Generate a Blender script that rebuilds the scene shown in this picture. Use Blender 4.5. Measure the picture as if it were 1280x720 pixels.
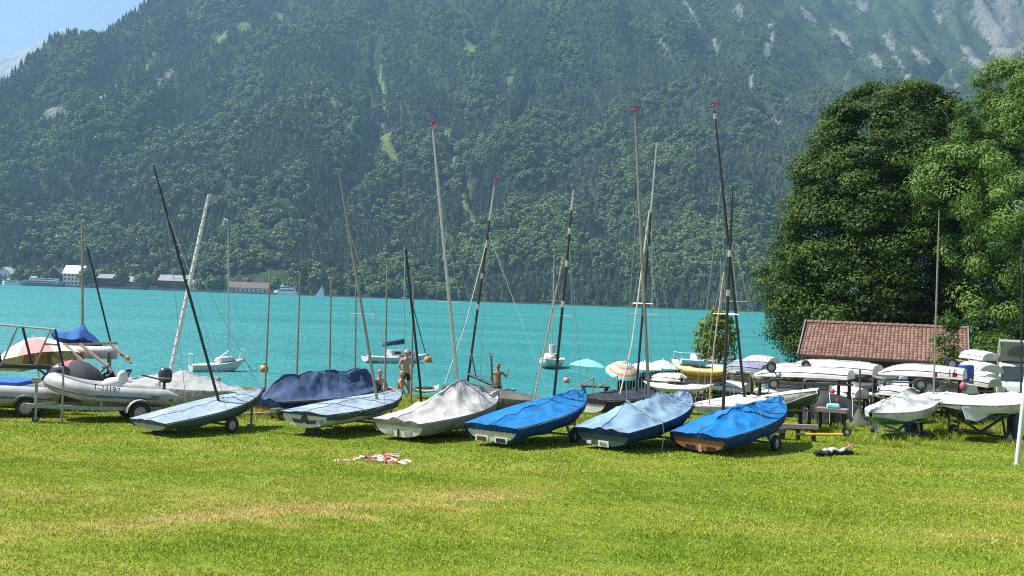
import bpy, bmesh, math, random
import numpy as np
from mathutils import Vector, Matrix
random.seed(7); RNG = np.random.default_rng(11)
for o in list(bpy.data.objects): bpy.data.objects.remove(o)
SC = bpy.context.scene
COL = SC.collection
# ------------------------------------------------------------------ camera
FPX = 1300.0                      # focal length in photo pixels (1280 wide)
PITCH, ROLL = math.radians(0.48), math.radians(2.1)
CAM = Vector((0, 0, 6.3))         # water level is z = 0
F_ = Vector((0, math.cos(PITCH), math.sin(PITCH)))
U0 = Vector((0, -math.sin(PITCH), math.cos(PITCH))); R0 = Vector((1, 0, 0))
U_ = U0*math.cos(ROLL) - R0*math.sin(ROLL)
R_ = R0*math.cos(ROLL) + U0*math.sin(ROLL)
cd = bpy.data.cameras.new('camera'); cam = bpy.data.objects.new('camera', cd); COL.objects.link(cam)
cd.sensor_width = 36; cd.lens = 36*FPX/1280; cd.clip_start = 0.1; cd.clip_end = 20000
cam.matrix_world = Matrix(((R_.x, U_.x, -F_.x, CAM.x), (R_.y, U_.y, -F_.y, CAM.y), (R_.z, U_.z, -F_.z, CAM.z), (0, 0, 0, 1)))
SC.camera = cam
# ------------------------------------------------------------------ sky, sun, exposure
SUNV = Vector((-0.56, 0.06, 0.82)).normalized()      # towards the sun
SEL = math.asin(SUNV.z); SAZ = math.atan2(SUNV.x, SUNV.y)
W = bpy.data.worlds.new('World'); SC.world = W; W.use_nodes = True
wn = W.node_tree.nodes; wl = W.node_tree.links
sky = wn.new('ShaderNodeTexSky'); sky.sky_type = 'NISHITA'; sky.sun_disc = False
sky.sun_elevation = SEL; sky.sun_rotation = SAZ; sky.air_density = 1.0; sky.dust_density = 1.0; sky.ozone_density = 1.0
wl.new(sky.outputs[0], wn['Background'].inputs[0]); wn['Background'].inputs[1].default_value = 0.06
sd = bpy.data.lights.new('sun', 'SUN'); sd.energy = 5.0; sd.angle = math.radians(0.5); sd.color = (1, 0.955, 0.88)
so = bpy.data.objects.new('sun', sd); COL.objects.link(so); so.rotation_euler = (-SUNV).to_track_quat('-Z', 'Y').to_euler()
SC.view_settings.view_transform = 'Standard'; SC.view_settings.look = 'None'
SC.view_settings.exposure = 1.32; SC.view_settings.gamma = 1.0; SC.view_settings.use_curve_mapping = False
SC.cycles.use_denoising = False; SC.cycles.denoising_prefilter = 'NONE'; SC.cycles.filter_width = 1.1
SC.cycles.volume_bounces = 0; SC.cycles.transparent_max_bounces = 12; SC.cycles.max_bounces = 6
# ------------------------------------------------------------------ helpers
def ray(px, py):
    v = F_ + R_*((px-640)/FPX) - U_*((py-360)/FPX)
    return v/v.y
def at(px, py, Y):                # point at distance Y that the photo shows at (px, py)
    return CAM + ray(px, py)*Y
def sm(a, b, x):
    t = np.clip((np.asarray(x, float)-a)/(b-a), 0, 1); return t*t*(3-2*t)
def bank(x):                      # distance at which the lawn ends and the bank begins
    return 37.5 + 6*sm(2.5, 5, x) + 12*sm(5, 10, x) + 22*sm(11, 17, x) - 1.5*np.sin(np.asarray(x)*0.25)*sm(0, -6, x)
def lawnz(x, y):
    b = bank(x); base = 2.8 - 0.02*(np.minimum(y, b)-26)
    base = base + 0.03*np.sin(np.asarray(x)*0.5+1)*np.sin(np.asarray(y)*0.37)
    return base - 0.40*np.clip(y-b, 0, 30)
def G(px, py):                    # where the ray through a pixel meets the lawn
    r = ray(px, py); Y = 20.0
    for i in range(30): Y = float((lawnz(r.x*Y, Y)-CAM.z)/r.z)
    return CAM + r*Y
def GZ(x, y): return float(lawnz(x, y))
def nz2(x, y, seed=0):            # numpy gradient noise
    xi = np.floor(x).astype(np.int64); yi = np.floor(y).astype(np.int64); xf = x-xi; yf = y-yi
    def g(ix, iy):
        h = (ix*374761393 + iy*668265263 + seed*982451653) & 0xffffffff
        h = ((h ^ (h >> 13))*1274126177) & 0xffffffff; h = (h ^ (h >> 16)) & 0xffff
        a = h/65536.0*2*np.pi; return np.cos(a), np.sin(a)
    u = xf*xf*xf*(xf*(xf*6-15)+10); v = yf*yf*yf*(yf*(yf*6-15)+10)
    def d(ix, iy, fx, fy): c, s = g(ix, iy); return c*fx+s*fy
    n00 = d(xi, yi, xf, yf); n10 = d(xi+1, yi, xf-1, yf); n01 = d(xi, yi+1, xf, yf-1); n11 = d(xi+1, yi+1, xf-1, yf-1)
    return (n00*(1-u)+n10*u)*(1-v)+(n01*(1-u)+n11*u)*v
def fbm(x, y, o=4, seed=0):
    r = 0; a = 1.0
    for i in range(o): r = r + a*nz2(x*2**i, y*2**i, seed+i); a *= 0.5
    return r
# ---- materials
MATS = {}
def mat(name, rgb, rough=0.6, metal=0.0, var=0.12, vs=6.0, bump=0.0, bs=40.0, coat=0.0, spec=0.5, rgb2=None, stretch=None):
    if name in MATS: return MATS[name]
    m = bpy.data.materials.new(name); m.use_nodes = True; MATS[name] = m
    n = m.node_tree.nodes; l = m.node_tree.links; p = n['Principled BSDF']
    p.inputs['Roughness'].default_value = rough; p.inputs['Metallic'].default_value = metal
    p.inputs['Coat Weight'].default_value = coat; p.inputs['Specular IOR Level'].default_value = spec
    tc = n.new('ShaderNodeTexCoord'); src = tc.outputs['Object']
    if stretch:
        mp = n.new('ShaderNodeMapping'); mp.inputs['Scale'].default_value = stretch; l.new(src, mp.inputs[0]); src = mp.outputs[0]
    nt = n.new('ShaderNodeTexNoise'); nt.inputs['Scale'].default_value = vs; nt.inputs['Detail'].default_value = 6; nt.inputs['Roughness'].default_value = 0.65
    l.new(src, nt.inputs['Vector'])
    cr = n.new('ShaderNodeValToRGB'); l.new(nt.outputs[0], cr.inputs[0])
    a = rgb2 if rgb2 else tuple(c*(1-var*1.6) for c in rgb)
    b = rgb if rgb2 else tuple(min(1, c*(1+var)) for c in rgb)
    cr.color_ramp.elements[0].position = 0.33; cr.color_ramp.elements[0].color = (*a, 1)
    cr.color_ramp.elements[1].position = 0.68; cr.color_ramp.elements[1].color = (*b, 1)
    l.new(cr.outputs[0], p.inputs['Base Color'])
    if bump:
        n2 = n.new('ShaderNodeTexNoise'); n2.inputs['Scale'].default_value = bs; n2.inputs['Detail'].default_value = 4; l.new(src, n2.inputs['Vector'])
        bp = n.new('ShaderNodeBump'); bp.inputs['Strength'].default_value = bump; bp.inputs['Distance'].default_value = 0.02
        l.new(n2.outputs[0], bp.inputs['Height']); l.new(bp.outputs[0], p.inputs['Normal'])
    return m
def foliage(name, c1, c2, transl=0.35, rough=0.5, vscale=None, spec=0.5):
    """leaf material: colour varies from leaf to leaf (attribute 'tone') and from instance to instance"""
    m = bpy.data.materials.new(name); m.use_nodes = True; MATS[name] = m
    n = m.node_tree.nodes; l = m.node_tree.links; p = n['Principled BSDF']; out = n['Material Output']
    p.inputs['Roughness'].default_value = rough; p.inputs['Specular IOR Level'].default_value = spec
    at_ = n.new('ShaderNodeAttribute'); at_.attribute_name = 'tone'
    oi = n.new('ShaderNodeObjectInfo')
    ad = n.new('ShaderNodeMath'); ad.operation = 'MULTIPLY_ADD'; l.new(oi.outputs['Random'], ad.inputs[0]); ad.inputs[1].default_value = 0.6 if vscale else 0.0; l.new(at_.outputs['Fac'], ad.inputs[2])
    fac = ad.outputs[0]
    if vscale:                        # whole stands of trees differ in tone
        nt = n.new('ShaderNodeTexNoise'); nt.inputs['Scale'].default_value = 0.011; nt.inputs['Detail'].default_value = 4; l.new(oi.outputs['Location'], nt.inputs[0])
        ma = n.new('ShaderNodeMath'); ma.operation = 'MULTIPLY_ADD'; l.new(nt.outputs[0], ma.inputs[0]); ma.inputs[1].default_value = 1.5; l.new(fac, ma.inputs[2])
        mb_ = n.new('ShaderNodeMath'); mb_.operation = 'SUBTRACT'; l.new(ma.outputs[0], mb_.inputs[0]); mb_.inputs[1].default_value = 0.72; fac = mb_.outputs[0]
    cr = n.new('ShaderNodeValToRGB'); l.new(fac, cr.inputs[0])
    cr.color_ramp.elements[0].color = (*c1, 1); cr.color_ramp.elements[1].color = (*c2, 1)
    cr.color_ramp.elements[0].position = 0.1; cr.color_ramp.elements[1].position = 1.3 if vscale else 0.9
    if vscale: cr.color_ramp.elements[1].position = 1.0
    l.new(cr.outputs[0], p.inputs['Base Color'])
    tr = n.new('ShaderNodeBsdfTranslucent'); l.new(cr.outputs[0], tr.inputs[0])
    mx = n.new('ShaderNodeMixShader'); mx.inputs[0].default_value = transl
    l.new(p.outputs[0], mx.inputs[1]); l.new(tr.outputs[0], mx.inputs[2]); l.new(mx.outputs[0], out.inputs[0])
    return m
# ---- mesh building: vertices in world coordinates, one MB = one mesh object
ORG = {}
class MB:
    def __init__(s): s.v = []; s.f = []; s.tone = []
    def add(s, vs, fs):
        b = len(s.v); s.v += [tuple(v) for v in vs]; s.f += [tuple(i+b for i in f) for f in fs]; return s
    def box(s, c, size, rot=None, taper=1.0):
        hx, hy, hz = size[0]/2, size[1]/2, size[2]/2; c = Vector(c)
        vs = []
        for z in (-1, 1):
            k = taper if z > 0 else 1
            for x, y in ((-1, -1), (1, -1), (1, 1), (-1, 1)):
                p = Vector((x*hx*k, y*hy*k, z*hz)); vs.append(c+(rot @ p if rot else p))
        return s.add(vs, [(3, 2, 1, 0), (4, 5, 6, 7), (0, 1, 5, 4), (1, 2, 6, 5), (2, 3, 7, 6), (3, 0, 4, 7)])
    def beam(s, a, b, w, h, up=Vector((0, 0, 1))):
        a = Vector(a); b = Vector(b); d = (b-a); L = d.length; d.normalize()
        sd = d.cross(up); sd = sd.normalized() if sd.length > 1e-4 else Vector((1, 0, 0)); u = sd.cross(d)
        vs = [e + sd*(x*w/2) + u*(z*h/2) for e in (a, b) for x, z in ((-1, -1), (1, -1), (1, 1), (-1, 1))]
        return s.add(vs, [(0, 1, 2, 3), (7, 6, 5, 4), (0, 4, 5, 1), (1, 5, 6, 2), (2, 6, 7, 3), (3, 7, 4, 0)])
    def tube(s, pts, r, n=8, cap=True):
        pts = [Vector(p) for p in pts]; rs = r if hasattr(r, '__len__') else [r]*len(pts)
        rings = []; prev = None
        for i, p in enumerate(pts):
            d = (pts[min(i+1, len(pts)-1)]-pts[max(i-1, 0)]).normalized()
            if prev is None: u = d.orthogonal().normalized()
            else: u = (prev - d*prev.dot(d)); u = u.normalized() if u.length > 1e-5 else d.orthogonal().normalized()
            prev = u; w = d.cross(u)
            rings.append([p + (u*math.cos(2*math.pi*k/n)+w*math.sin(2*math.pi*k/n))*rs[i] for k in range(n)])
        return s.loft(rings, cap)
    def loft(s, rings, cap=True, closed=True):
        n = len(rings[0]); vs = [p for r in rings for p in r]; fs = []
        for i in range(len(rings)-1):
            for k in range(n if closed else n-1):
                k2 = (k+1) % n; fs.append((i*n+k, i*n+k2, (i+1)*n+k2, (i+1)*n+k))
        if cap and closed: fs.append(tuple(range(n-1, -1, -1))); b = (len(rings)-1)*n; fs.append(tuple(b+k for k in range(n)))
        return s.add(vs, fs)
    def lathe(s, c, axis, prof, n=16, cap=True):
        ax = Vector(axis).normalized(); u = ax.orthogonal().normalized(); w = ax.cross(u); c = Vector(c)
        return s.loft([[c+ax*h+(u*math.cos(2*math.pi*k/n)+w*math.sin(2*math.pi*k/n))*max(r, 1e-4) for k in range(n)] for r, h in prof], cap)
    def ball(s, c, r, n=10, m=7, sc=(1, 1, 1), rot=None):
        rings = []
        for i in range(m+1):
            th = math.pi*(0.02+0.96*i/m)
            ring = []
            for k in range(n):
                p = Vector((math.sin(th)*math.cos(2*math.pi*k/n)*sc[0], math.sin(th)*math.sin(2*math.pi*k/n)*sc[1], -math.cos(th)*sc[2]))*r
                ring.append(Vector(c)+(rot @ p if rot else p))
            rings.append(ring)
        return s.loft(rings, True)
    def prism(s, poly, d):            # poly: list of 3-D points, d: extrusion vector
        n = len(poly); d = Vector(d); vs = [Vector(p) for p in poly]+[Vector(p)+d for p in poly]
        return s.add(vs, [tuple(range(n-1, -1, -1)), tuple(range(n, 2*n))]+[(i, (i+1) % n, n+(i+1) % n, n+i) for i in range(n)])
    def build(s, name, m, parent=None, smooth=35, loc=None):
        org = ORG[parent.name] if parent is not None else Vector(loc if loc is not None else (0, 0, 0))
        me = bpy.data.meshes.new(name); me.from_pydata([(v[0]-org.x, v[1]-org.y, v[2]-org.z) for v in s.v], [], s.f)
        me.materials.append(m)
        if smooth:
            me.shade_smooth(); me.set_sharp_from_angle(angle=math.radians(smooth))
        if s.tone:
            a = me.attributes.new('tone', 'FLOAT', 'FACE'); a.data.foreach_set('value', s.tone)
        o = bpy.data.objects.new(name, me); COL.objects.link(o)
        if parent is not None: o.parent = parent
        else: o.location = org
        ORG[o.name] = org
        return o
def tag(o, label, cat=None, group=None, kind=None):
    if label: o['label'] = label
    if cat: o['category'] = cat
    if group: o['group'] = group
    if kind: o['kind'] = kind
    return o
def thing(name, label, cat, loc, group=None):
    o = bpy.data.objects.new(name, None); COL.objects.link(o); o.location = loc; o.empty_display_size = 0.2
    ORG[o.name] = Vector(loc); return tag(o, label, cat, group)
def copy_tree(o, parent=None):
    c = o.copy(); COL.objects.link(c); c.parent = parent; ORG[c.name] = ORG[o.name]
    for ch in list(o.children): copy_tree(ch, c)
    return c
def npmesh(name, verts, faces, m, smooth=False):
    me = bpy.data.meshes.new(name); nv = len(verts); nf = len(faces); k = faces.shape[1]
    me.vertices.add(nv); me.vertices.foreach_set('co', np.ascontiguousarray(verts, np.float32).ravel())
    me.loops.add(nf*k); me.loops.foreach_set('vertex_index', np.ascontiguousarray(faces, np.int32).ravel())
    me.polygons.add(nf); me.polygons.foreach_set('loop_start', np.arange(0, nf*k, k, dtype=np.int32))
    me.update(calc_edges=True); me.validate(); me.materials.append(m)
    if smooth: me.shade_smooth()
    return me
def grid_faces(nr, nc):
    i = np.arange(nr-1)[:, None]*nc + np.arange(nc-1)[None, :]; i = i.ravel()
    return np.stack([i, i+1, i+nc+1, i+nc], 1)
def link(o, parent=None, org=None):
    COL.objects.link(o)
    if parent is not None: o.parent = parent; org = ORG[parent.name]
    ORG[o.name] = Vector(org) if org is not None else Vector((0, 0, 0)); return o
def nodes_instancer(o, proto, scale_attr='sc', rot_attr='rz', align=False):
    """geometry nodes: stand a copy of proto on every vertex of o"""
    ng = bpy.data.node_groups.new('scatter', 'GeometryNodeTree')
    ng.interface.new_socket('Geometry', in_out='INPUT', socket_type='NodeSocketGeometry')
    ng.interface.new_socket('Geometry', in_out='OUTPUT', socket_type='NodeSocketGeometry')
    n = ng.nodes; l = ng.links
    gi = n.new('NodeGroupInput'); go = n.new('NodeGroupOutput')
    ob = n.new('GeometryNodeObjectInfo'); ob.inputs['Object'].default_value = proto; ob.inputs['As Instance'].default_value = True
    ip = n.new('GeometryNodeInstanceOnPoints'); l.new(gi.outputs[0], ip.inputs['Points']); l.new(ob.outputs['Geometry'], ip.inputs['Instance'])
    s = n.new('GeometryNodeInputNamedAttribute'); s.data_type = 'FLOAT_VECTOR'; s.inputs[0].default_value = scale_attr; l.new(s.outputs[0], ip.inputs['Scale'])
    r = n.new('GeometryNodeInputNamedAttribute'); r.data_type = 'FLOAT_VECTOR'; r.inputs[0].default_value = rot_attr; l.new(r.outputs[0], ip.inputs['Rotation'])
    l.new(ip.outputs[0], go.inputs[0])
    md = o.modifiers.new('scatter', 'NODES'); md.node_group = ng
def scatter(name, pts, scl, rot, proto, label, cat):
    me = bpy.data.meshes.new(name); me.vertices.add(len(pts)); me.vertices.foreach_set('co', pts.astype(np.float32).ravel())
    a = me.attributes.new('sc', 'FLOAT_VECTOR', 'POINT'); a.data.foreach_set('vector', scl.astype(np.float32).ravel())
    a = me.attributes.new('rz', 'FLOAT_VECTOR', 'POINT'); a.data.foreach_set('vector', rot.astype(np.float32).ravel())
    o = bpy.data.objects.new(name, me); link(o); nodes_instancer(o, proto)
    return tag(o, label, cat, None, 'stuff')
# ================================================================== SETTING
def lawn_colour(n, l, gain=1.0):
    """world-position colour shared by the turf sheet and the grass blades: greens with dry straw patches"""
    ge = n.new('ShaderNodeNewGeometry')
    def noise(scale, vec, det=4):
        mp = n.new('ShaderNodeMapping'); mp.inputs['Scale'].default_value = vec; l.new(ge.outputs['Position'], mp.inputs[0])
        t = n.new('ShaderNodeTexNoise'); t.inputs['Scale'].default_value = scale; t.inputs['Detail'].default_value = det; l.new(mp.outputs[0], t.inputs[0]); return t.outputs[0]
    def math_(op, a, b=None, c=None):
        q = n.new('ShaderNodeMath'); q.operation = op
        for i, x in enumerate((a, b, c)):
            if x is None: continue
            if isinstance(x, (int, float)): q.inputs[i].default_value = x
            else: l.new(x, q.inputs[i])
        return q.outputs[0]
    sp = n.new('ShaderNodeSeparateXYZ'); l.new(ge.outputs['Position'], sp.inputs[0])
    big = noise(0.35, (0.5, 1.6, 1)); mid = noise(1.3, (0.7, 1.5, 1)); fine = noise(9, (1, 1, 1), 3)
    # a worn straw-coloured track that crosses the lawn
    def band_(k, c, w, x0, x1):
        d = math_('ADD', math_('MULTIPLY_ADD', sp.outputs[0], k, sp.outputs[1]), math_('MULTIPLY', math_('SUBTRACT', mid, 0.5), 2.6))
        g = math_('POWER', 2.718, math_('MULTIPLY', math_('POWER', math_('DIVIDE', math_('SUBTRACT', d, c), w), 2.0), -1.0))
        r = n.new('ShaderNodeMapRange'); r.interpolation_type = 'SMOOTHSTEP'; r.inputs[1].default_value = x0; r.inputs[2].default_value = x1; l.new(sp.outputs[0], r.inputs[0]); return math_('MULTIPLY', g, r.outputs[0])
    b1_ = math_('MULTIPLY', band_(-0.75, 17.6, 1.0, 2.2, 0.2), math_('SUBTRACT', 1.0, math_('LESS_THAN', sp.outputs[0], -60.0)))
    b2_ = band_(0.02, 16.3, 0.8, -1.0, -4.5)
    b3_ = band_(0.05, 19.6, 0.6, -3.0, -7.0)
    band = math_('ADD', b1_, math_('ADD', math_('MULTIPLY', b2_, 0.75), math_('MULTIPLY', b3_, 0.5)))
    dry = math_('MULTIPLY_ADD', band, 0.30, math_('MULTIPLY_ADD', big, 1.0, math_('MULTIPLY_ADD', mid, 0.35, math_('MULTIPLY_ADD', fine, 0.25, -0.30))))
    cr = n.new('ShaderNodeValToRGB'); l.new(dry, cr.inputs[0]); e = cr.color_ramp.elements
    e[0].position = 0.30; e[0].color = (0.150*gain, 0.215*gain, 0.020*gain, 1)
    e[1].position = 0.92; e[1].color = (0.40*gain, 0.315*gain, 0.120*gain, 1)
    a = e.new(0.52); a.color = (0.205*gain, 0.260*gain, 0.028*gain, 1)
    a = e.new(0.68); a.color = (0.260*gain, 0.275*gain, 0.045*gain, 1)
    return cr.outputs[0]
m = bpy.data.materials.new('turf'); m.use_nodes = True; MATS['turf'] = m
n = m.node_tree.nodes; l = m.node_tree.links
l.new(lawn_colour(n, l, 0.82), n['Principled BSDF'].inputs['Base Color']); n['Principled BSDF'].inputs['Roughness'].default_value = 0.9
n['Principled BSDF'].inputs['Specular IOR Level'].default_value = 0.1
nt = n.new('ShaderNodeTexNoise'); nt.inputs['Scale'].default_value = 30; nt.inputs['Detail'].default_value = 5
ge = n.new('ShaderNodeNewGeometry'); l.new(ge.outputs['Position'], nt.inputs[0])
bp = n.new('ShaderNodeBump'); bp.inputs['Strength'].default_value = 0.8; bp.inputs['Distance'].default_value = 0.04; l.new(nt.outputs[0], bp.inputs['Height']); l.new(bp.outputs[0], n['Principled BSDF'].inputs['Normal'])
# lawn: one sheet from behind the camera down the bank and under the water
xs = np.concatenate([np.linspace(-900, -60, 15)[:-1], np.linspace(-60, 70, 190), np.linspace(70, 900, 15)[1:]])
ys = np.concatenate([np.linspace(-120, 5, 14)[:-1], np.linspace(5, 60, 90), np.linspace(60, 110, 35)[1:]])
X, Y = np.meshgrid(xs, ys); Z = np.maximum(lawnz(X, Y), -1.2)
me = npmesh('lawn', np.stack([X, Y, Z], -1).reshape(-1, 3), grid_faces(len(ys), len(xs)), MATS['turf'], True)
tag(link(bpy.data.objects.new('lawn', me)), None, kind='structure')
# ---- grass blades
def blade_patch(name, nb, rad, h, w, seed):
    rg = np.random.default_rng(seed)
    r = rad*np.sqrt(rg.random(nb)); a = rg.random(nb)*2*np.pi
    bx, by = r*np.cos(a), r*np.sin(a); th = rg.random(nb)*2*np.pi; hh = h*(0.35+0.9*rg.random(nb)); ln = hh*(0.3+1.3*rg.random(nb)); la = rg.random(nb)*2*np.pi
    ww = w*(0.6+0.8*rg.random(nb))
    v = np.zeros((nb, 4, 3)); dx, dy = np.cos(th)*ww/2, np.sin(th)*ww/2
    v[:, 0] = np.stack([bx-dx, by-dy, -0.01+0*bx], 1); v[:, 1] = np.stack([bx+dx, by+dy, -0.01+0*bx], 1)
    tx, ty = bx+np.cos(la)*ln, by+np.sin(la)*ln
    v[:, 2] = np.stack([tx+dx*0.5, ty+dy*0.5, hh], 1); v[:, 3] = np.stack([tx-dx*0.5, ty-dy*0.5, hh], 1)
    me = npmesh(name, v.reshape(-1, 3), np.arange(nb*4).reshape(-1, 4), MATS['grass_blades'])
    a_ = me.attributes.new('tone', 'FLOAT', 'FACE'); a_.data.foreach_set('value', rg.random(nb).astype(np.float32))
    return bpy.data.objects.new(name, me)
m = bpy.data.materials.new('grass_blades'); m.use_nodes = True; MATS['grass_blades'] = m
n = m.node_tree.nodes; l = m.node_tree.links; p = n['Principled BSDF']
ta = n.new('ShaderNodeAttribute'); ta.attribute_name = 'tone'
mr = n.new('ShaderNodeMapRange'); mr.inputs[3].default_value = 0.7; mr.inputs[4].default_value = 1.75; l.new(ta.outputs['Fac'], mr.inputs[0])
vm = n.new('ShaderNodeVectorMath'); vm.operation = 'SCALE'; l.new(lawn_colour(n, l, 1.16), vm.inputs[0]); l.new(mr.outputs[0], vm.inputs['Scale'])
l.new(vm.outputs[0], p.inputs['Base Color']); p.inputs['Roughness'].default_value = 0.6; p.inputs['Specular IOR Level'].default_value = 0.12
tr = n.new('ShaderNodeBsdfTranslucent'); l.new(vm.outputs[0], tr.inputs[0]); mx = n.new('ShaderNodeMixShader'); mx.inputs[0].default_value = 0.35
l.new(p.outputs[0], mx.inputs[1]); l.new(tr.outputs[0], mx.inputs[2]); l.new(mx.outputs[0], n['Material Output'].inputs[0])
def lawn_points(dens, y0, y1, seed, fr=0.56):
    rg = np.random.default_rng(seed); st = 1/math.sqrt(dens); hx = fr*(y1+1)
    x, y = np.meshgrid(np.arange(-hx, hx, st), np.arange(y0, y1, st)); x = x.ravel()+st*rg.random(x.size)*0.9; y = y.ravel()+st*rg.random(y.size)*0.9
    k = (np.abs(x) < fr*(y+2)) & (y < bank(x)+2.0); x, y = x[k], y[k]
    return np.stack([x, y, lawnz(x, y)], 1), rg
for nm, pr, d_, y0, y1, sc_ in (('mown_grass', ('blade_tuft', 230, 0.34, 0.026, 0.013, 1), 7.0, 9.5, 20, 1.0), ('mown_grass', ('blade_tuft', 170, 0.40, 0.028, 0.018, 2), 4.6, 20, 40, 1.0), ('mown_grass', ('blade_tuft', 130, 0.55, 0.05, 0.03, 3), 2.0, 40, 66, 1.0)):
    P, rg = lawn_points(d_, y0, y1, pr[-1])
    s_ = (0.8+0.5*rg.random(len(P)))[:, None]*np.ones((1, 3)); s_[:, 2] *= 0.75+0.45*np.clip(fbm(P[:, 0]*0.5, P[:, 1]*0.5, 3, 5)+0.4, 0, 1)
    rot = np.zeros((len(P), 3)); rot[:, 2] = rg.random(len(P))*6.28
    scatter(nm, P, s_, rot, blade_patch(*pr), 'short mown sunlit grass blades covering the lawn, with dry straw patches', 'grass')
# longer uncut grass where the mower does not reach, among the trailers and boats
P, rg = lawn_points(13, 26.5, 36, 77)
k = (rg.random(len(P)) < 0.08+1.1*fbm(P[:, 0]*0.8, P[:, 1]*0.8, 2, 31)) & (P[:, 1] > 27.0+0.6*np.sin(P[:, 0])); P = P[k]
s_ = (0.7+0.7*rg.random(len(P)))[:, None]*np.ones((1, 3)); rot = np.zeros((len(P), 3)); rot[:, 2] = rg.random(len(P))*6.28
scatter('tall_grass', P, s_, rot, blade_patch('tall_tuft', 60, 0.12, 0.16, 0.010, 9), 'longer uncut grass growing under and between the stored boats', 'grass')
# clover blossoms
bm_ = MB(); bm_.ball((0, 0, 0.035), 0.017, 6, 4, (1, 1, 0.85))
cme = bm_.build('clover_head', mat('clover_white', (0.42, 0.43, 0.28), 0.8)); COL.objects.unlink(cme)
P, rg = lawn_points(16, 10, 30, 41); k = rg.random(len(P)) < np.clip(0.25+1.3*fbm(P[:, 0]*0.45, P[:, 1]*0.6, 3, 12), 0.02, 1); P = P[k]
rot = np.zeros((len(P), 3)); s_ = (0.45+0.45*rg.random(len(P)))[:, None]*np.ones((1, 3))
scatter('clover_blossom', P, s_, rot, cme, 'tiny pale clover blossoms dotted over the lawn', 'flowers')
# ---- lake
m = bpy.data.materials.new('lake_water'); m.use_nodes = True; MATS['lake_water'] = m
n = m.node_tree.nodes; l = m.node_tree.links; p = n['Principled BSDF']
ge = n.new('ShaderNodeNewGeometry')
def wnoise(scale, vec, det=3, rough=0.5):
    mp = n.new('ShaderNodeMapping'); mp.inputs['Scale'].default_value = vec; l.new(ge.outputs['Position'], mp.inputs[0])
    t = n.new('ShaderNodeTexNoise'); t.inputs['Scale'].default_value = scale; t.inputs['Detail'].default_value = det; t.inputs['Roughness'].default_value = rough; l.new(mp.outputs[0], t.inputs[0]); return t.outputs[0]
cr = n.new('ShaderNodeValToRGB'); l.new(wnoise(0.02, (0.35, 1.3, 1), 6, 0.6), cr.inputs[0])
cr.color_ramp.elements[0].position = 0.3; cr.color_ramp.elements[0].color = (0.019, 0.190, 0.196, 1)
cr.color_ramp.elements[1].position = 0.72; cr.color_ramp.elements[1].color = (0.034, 0.262, 0.262, 1)
# whitecaps: small foam flecks
mt = n.new('ShaderNodeMapRange'); mt.inputs[1].default_value = 0.735; mt.inputs[2].default_value = 0.79; l.new(wnoise(0.55, (0.6, 1.0, 1), 3, 0.62), mt.inputs[0])
mc = n.new('ShaderNodeMix'); mc.data_type = 'RGBA'; l.new(mt.outputs[0], mc.inputs[0]); l.new(cr.outputs[0], mc.inputs[6]); mc.inputs[7].default_value = (0.55, 0.68, 0.70, 1)
l.new(mc.outputs[2], p.inputs['Base Color']); p.inputs['Roughness'].default_value = 0.15; p.inputs['IOR'].default_value = 1.333; p.inputs['Specular IOR Level'].default_value = 0.5
rr_n = n.new('ShaderNodeMapRange'); rr_n.inputs[1].default_value = .35; rr_n.inputs[2].default_value = .65; rr_n.inputs[3].default_value = .24; rr_n.inputs[4].default_value = .42; l.new(wnoise(0.03, (0.3, 1.4, 1), 4, 0.6), rr_n.inputs[0]); l.new(rr_n.outputs[0], p.inputs['Roughness'])
b1 = n.new('ShaderNodeBump'); b1.inputs['Strength'].default_value = 1.0; b1.inputs['Distance'].default_value = 1.1; l.new(wnoise(0.45, (0.6, 1.1, 1), 6, 0.68), b1.inputs['Height'])
l.new(b1.outputs[0], p.inputs['Normal'])
wb = MB(); wb.add([(-2600, 30, 0), (2600, 30, 0), (2600, 1120, 0), (-2600, 1120, 0)], [(0, 1, 2, 3)])
tag(wb.build('lake', m, smooth=0), None, kind='structure')
# ---- mountain across the lake
NC, NR = 520, 460
av = np.linspace(-0.80, 0.80, NC); tv = np.linspace(0, 1, NR)
yv = 925 + 1560*tv + 2300*tv**3
A, YY = np.meshgrid(av, yv); XX = A*YY
shore = 1003 + 14*fbm(XX/160, 0*XX+3.1, 3, 3) - 26*sm(-0.28, -0.36, A)*(1-sm(-0.75, -0.8, A))
S = YY-shore
flat = 30 + 60*sm(-0.20, -0.34, A)                       # level strip under the village
Sp = np.maximum(S-flat*0.6, 0)
Rr = sm(0.06, 0.36, A)
prof = np.where(Sp < 260, 0.62*Sp, 161+(0.64*(1-Rr)+0.40*Rr)*(Sp-260))
prof = prof + Rr*np.clip(Sp-1500, 0, None)*0.45
# crest: traced skyline of the left shoulder as elevation over distance
sk = [(-120, 150), (-60, 122), (0, 101), (25, 79), (42, 63), (62, 50), (87, 45), (119, 47), (137, 36), (175, 12), (230, -30), (330, -90), (520, -160)]
sa, se = zip(*[(ray(px, py).x, ray(px, py).z) for px, py in sk])
EL = np.interp(A, sa, se, right=0.5)
sc_ = (EL*shore + 0.62*flat*0.6 + 10)/(0.63-np.minimum(EL, 0.55))
over = np.clip(S-sc_, 0, None)
prof = prof - np.where(A < sa[-1], 1.15*over, 0)
rough = sm(20, 250, Sp)
gul = np.abs(fbm(XX/210+0.25*fbm(XX/300, YY/300, 2, 8), YY/520, 3, 21))
rel = rough*(-48*(0.32-np.minimum(gul, 0.32))/0.32 + 36*fbm(XX/190, YY/190, 5, 5) + 34*Rr*sm(300, 800, Sp)*(0.5-np.abs(fbm(XX/170, YY/430, 4, 44)))*2)
fade = 1-0.75*sm(-120, 0, S-sc_)*(A < sa[-1])*sm(400, 0, over+0*S)
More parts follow.
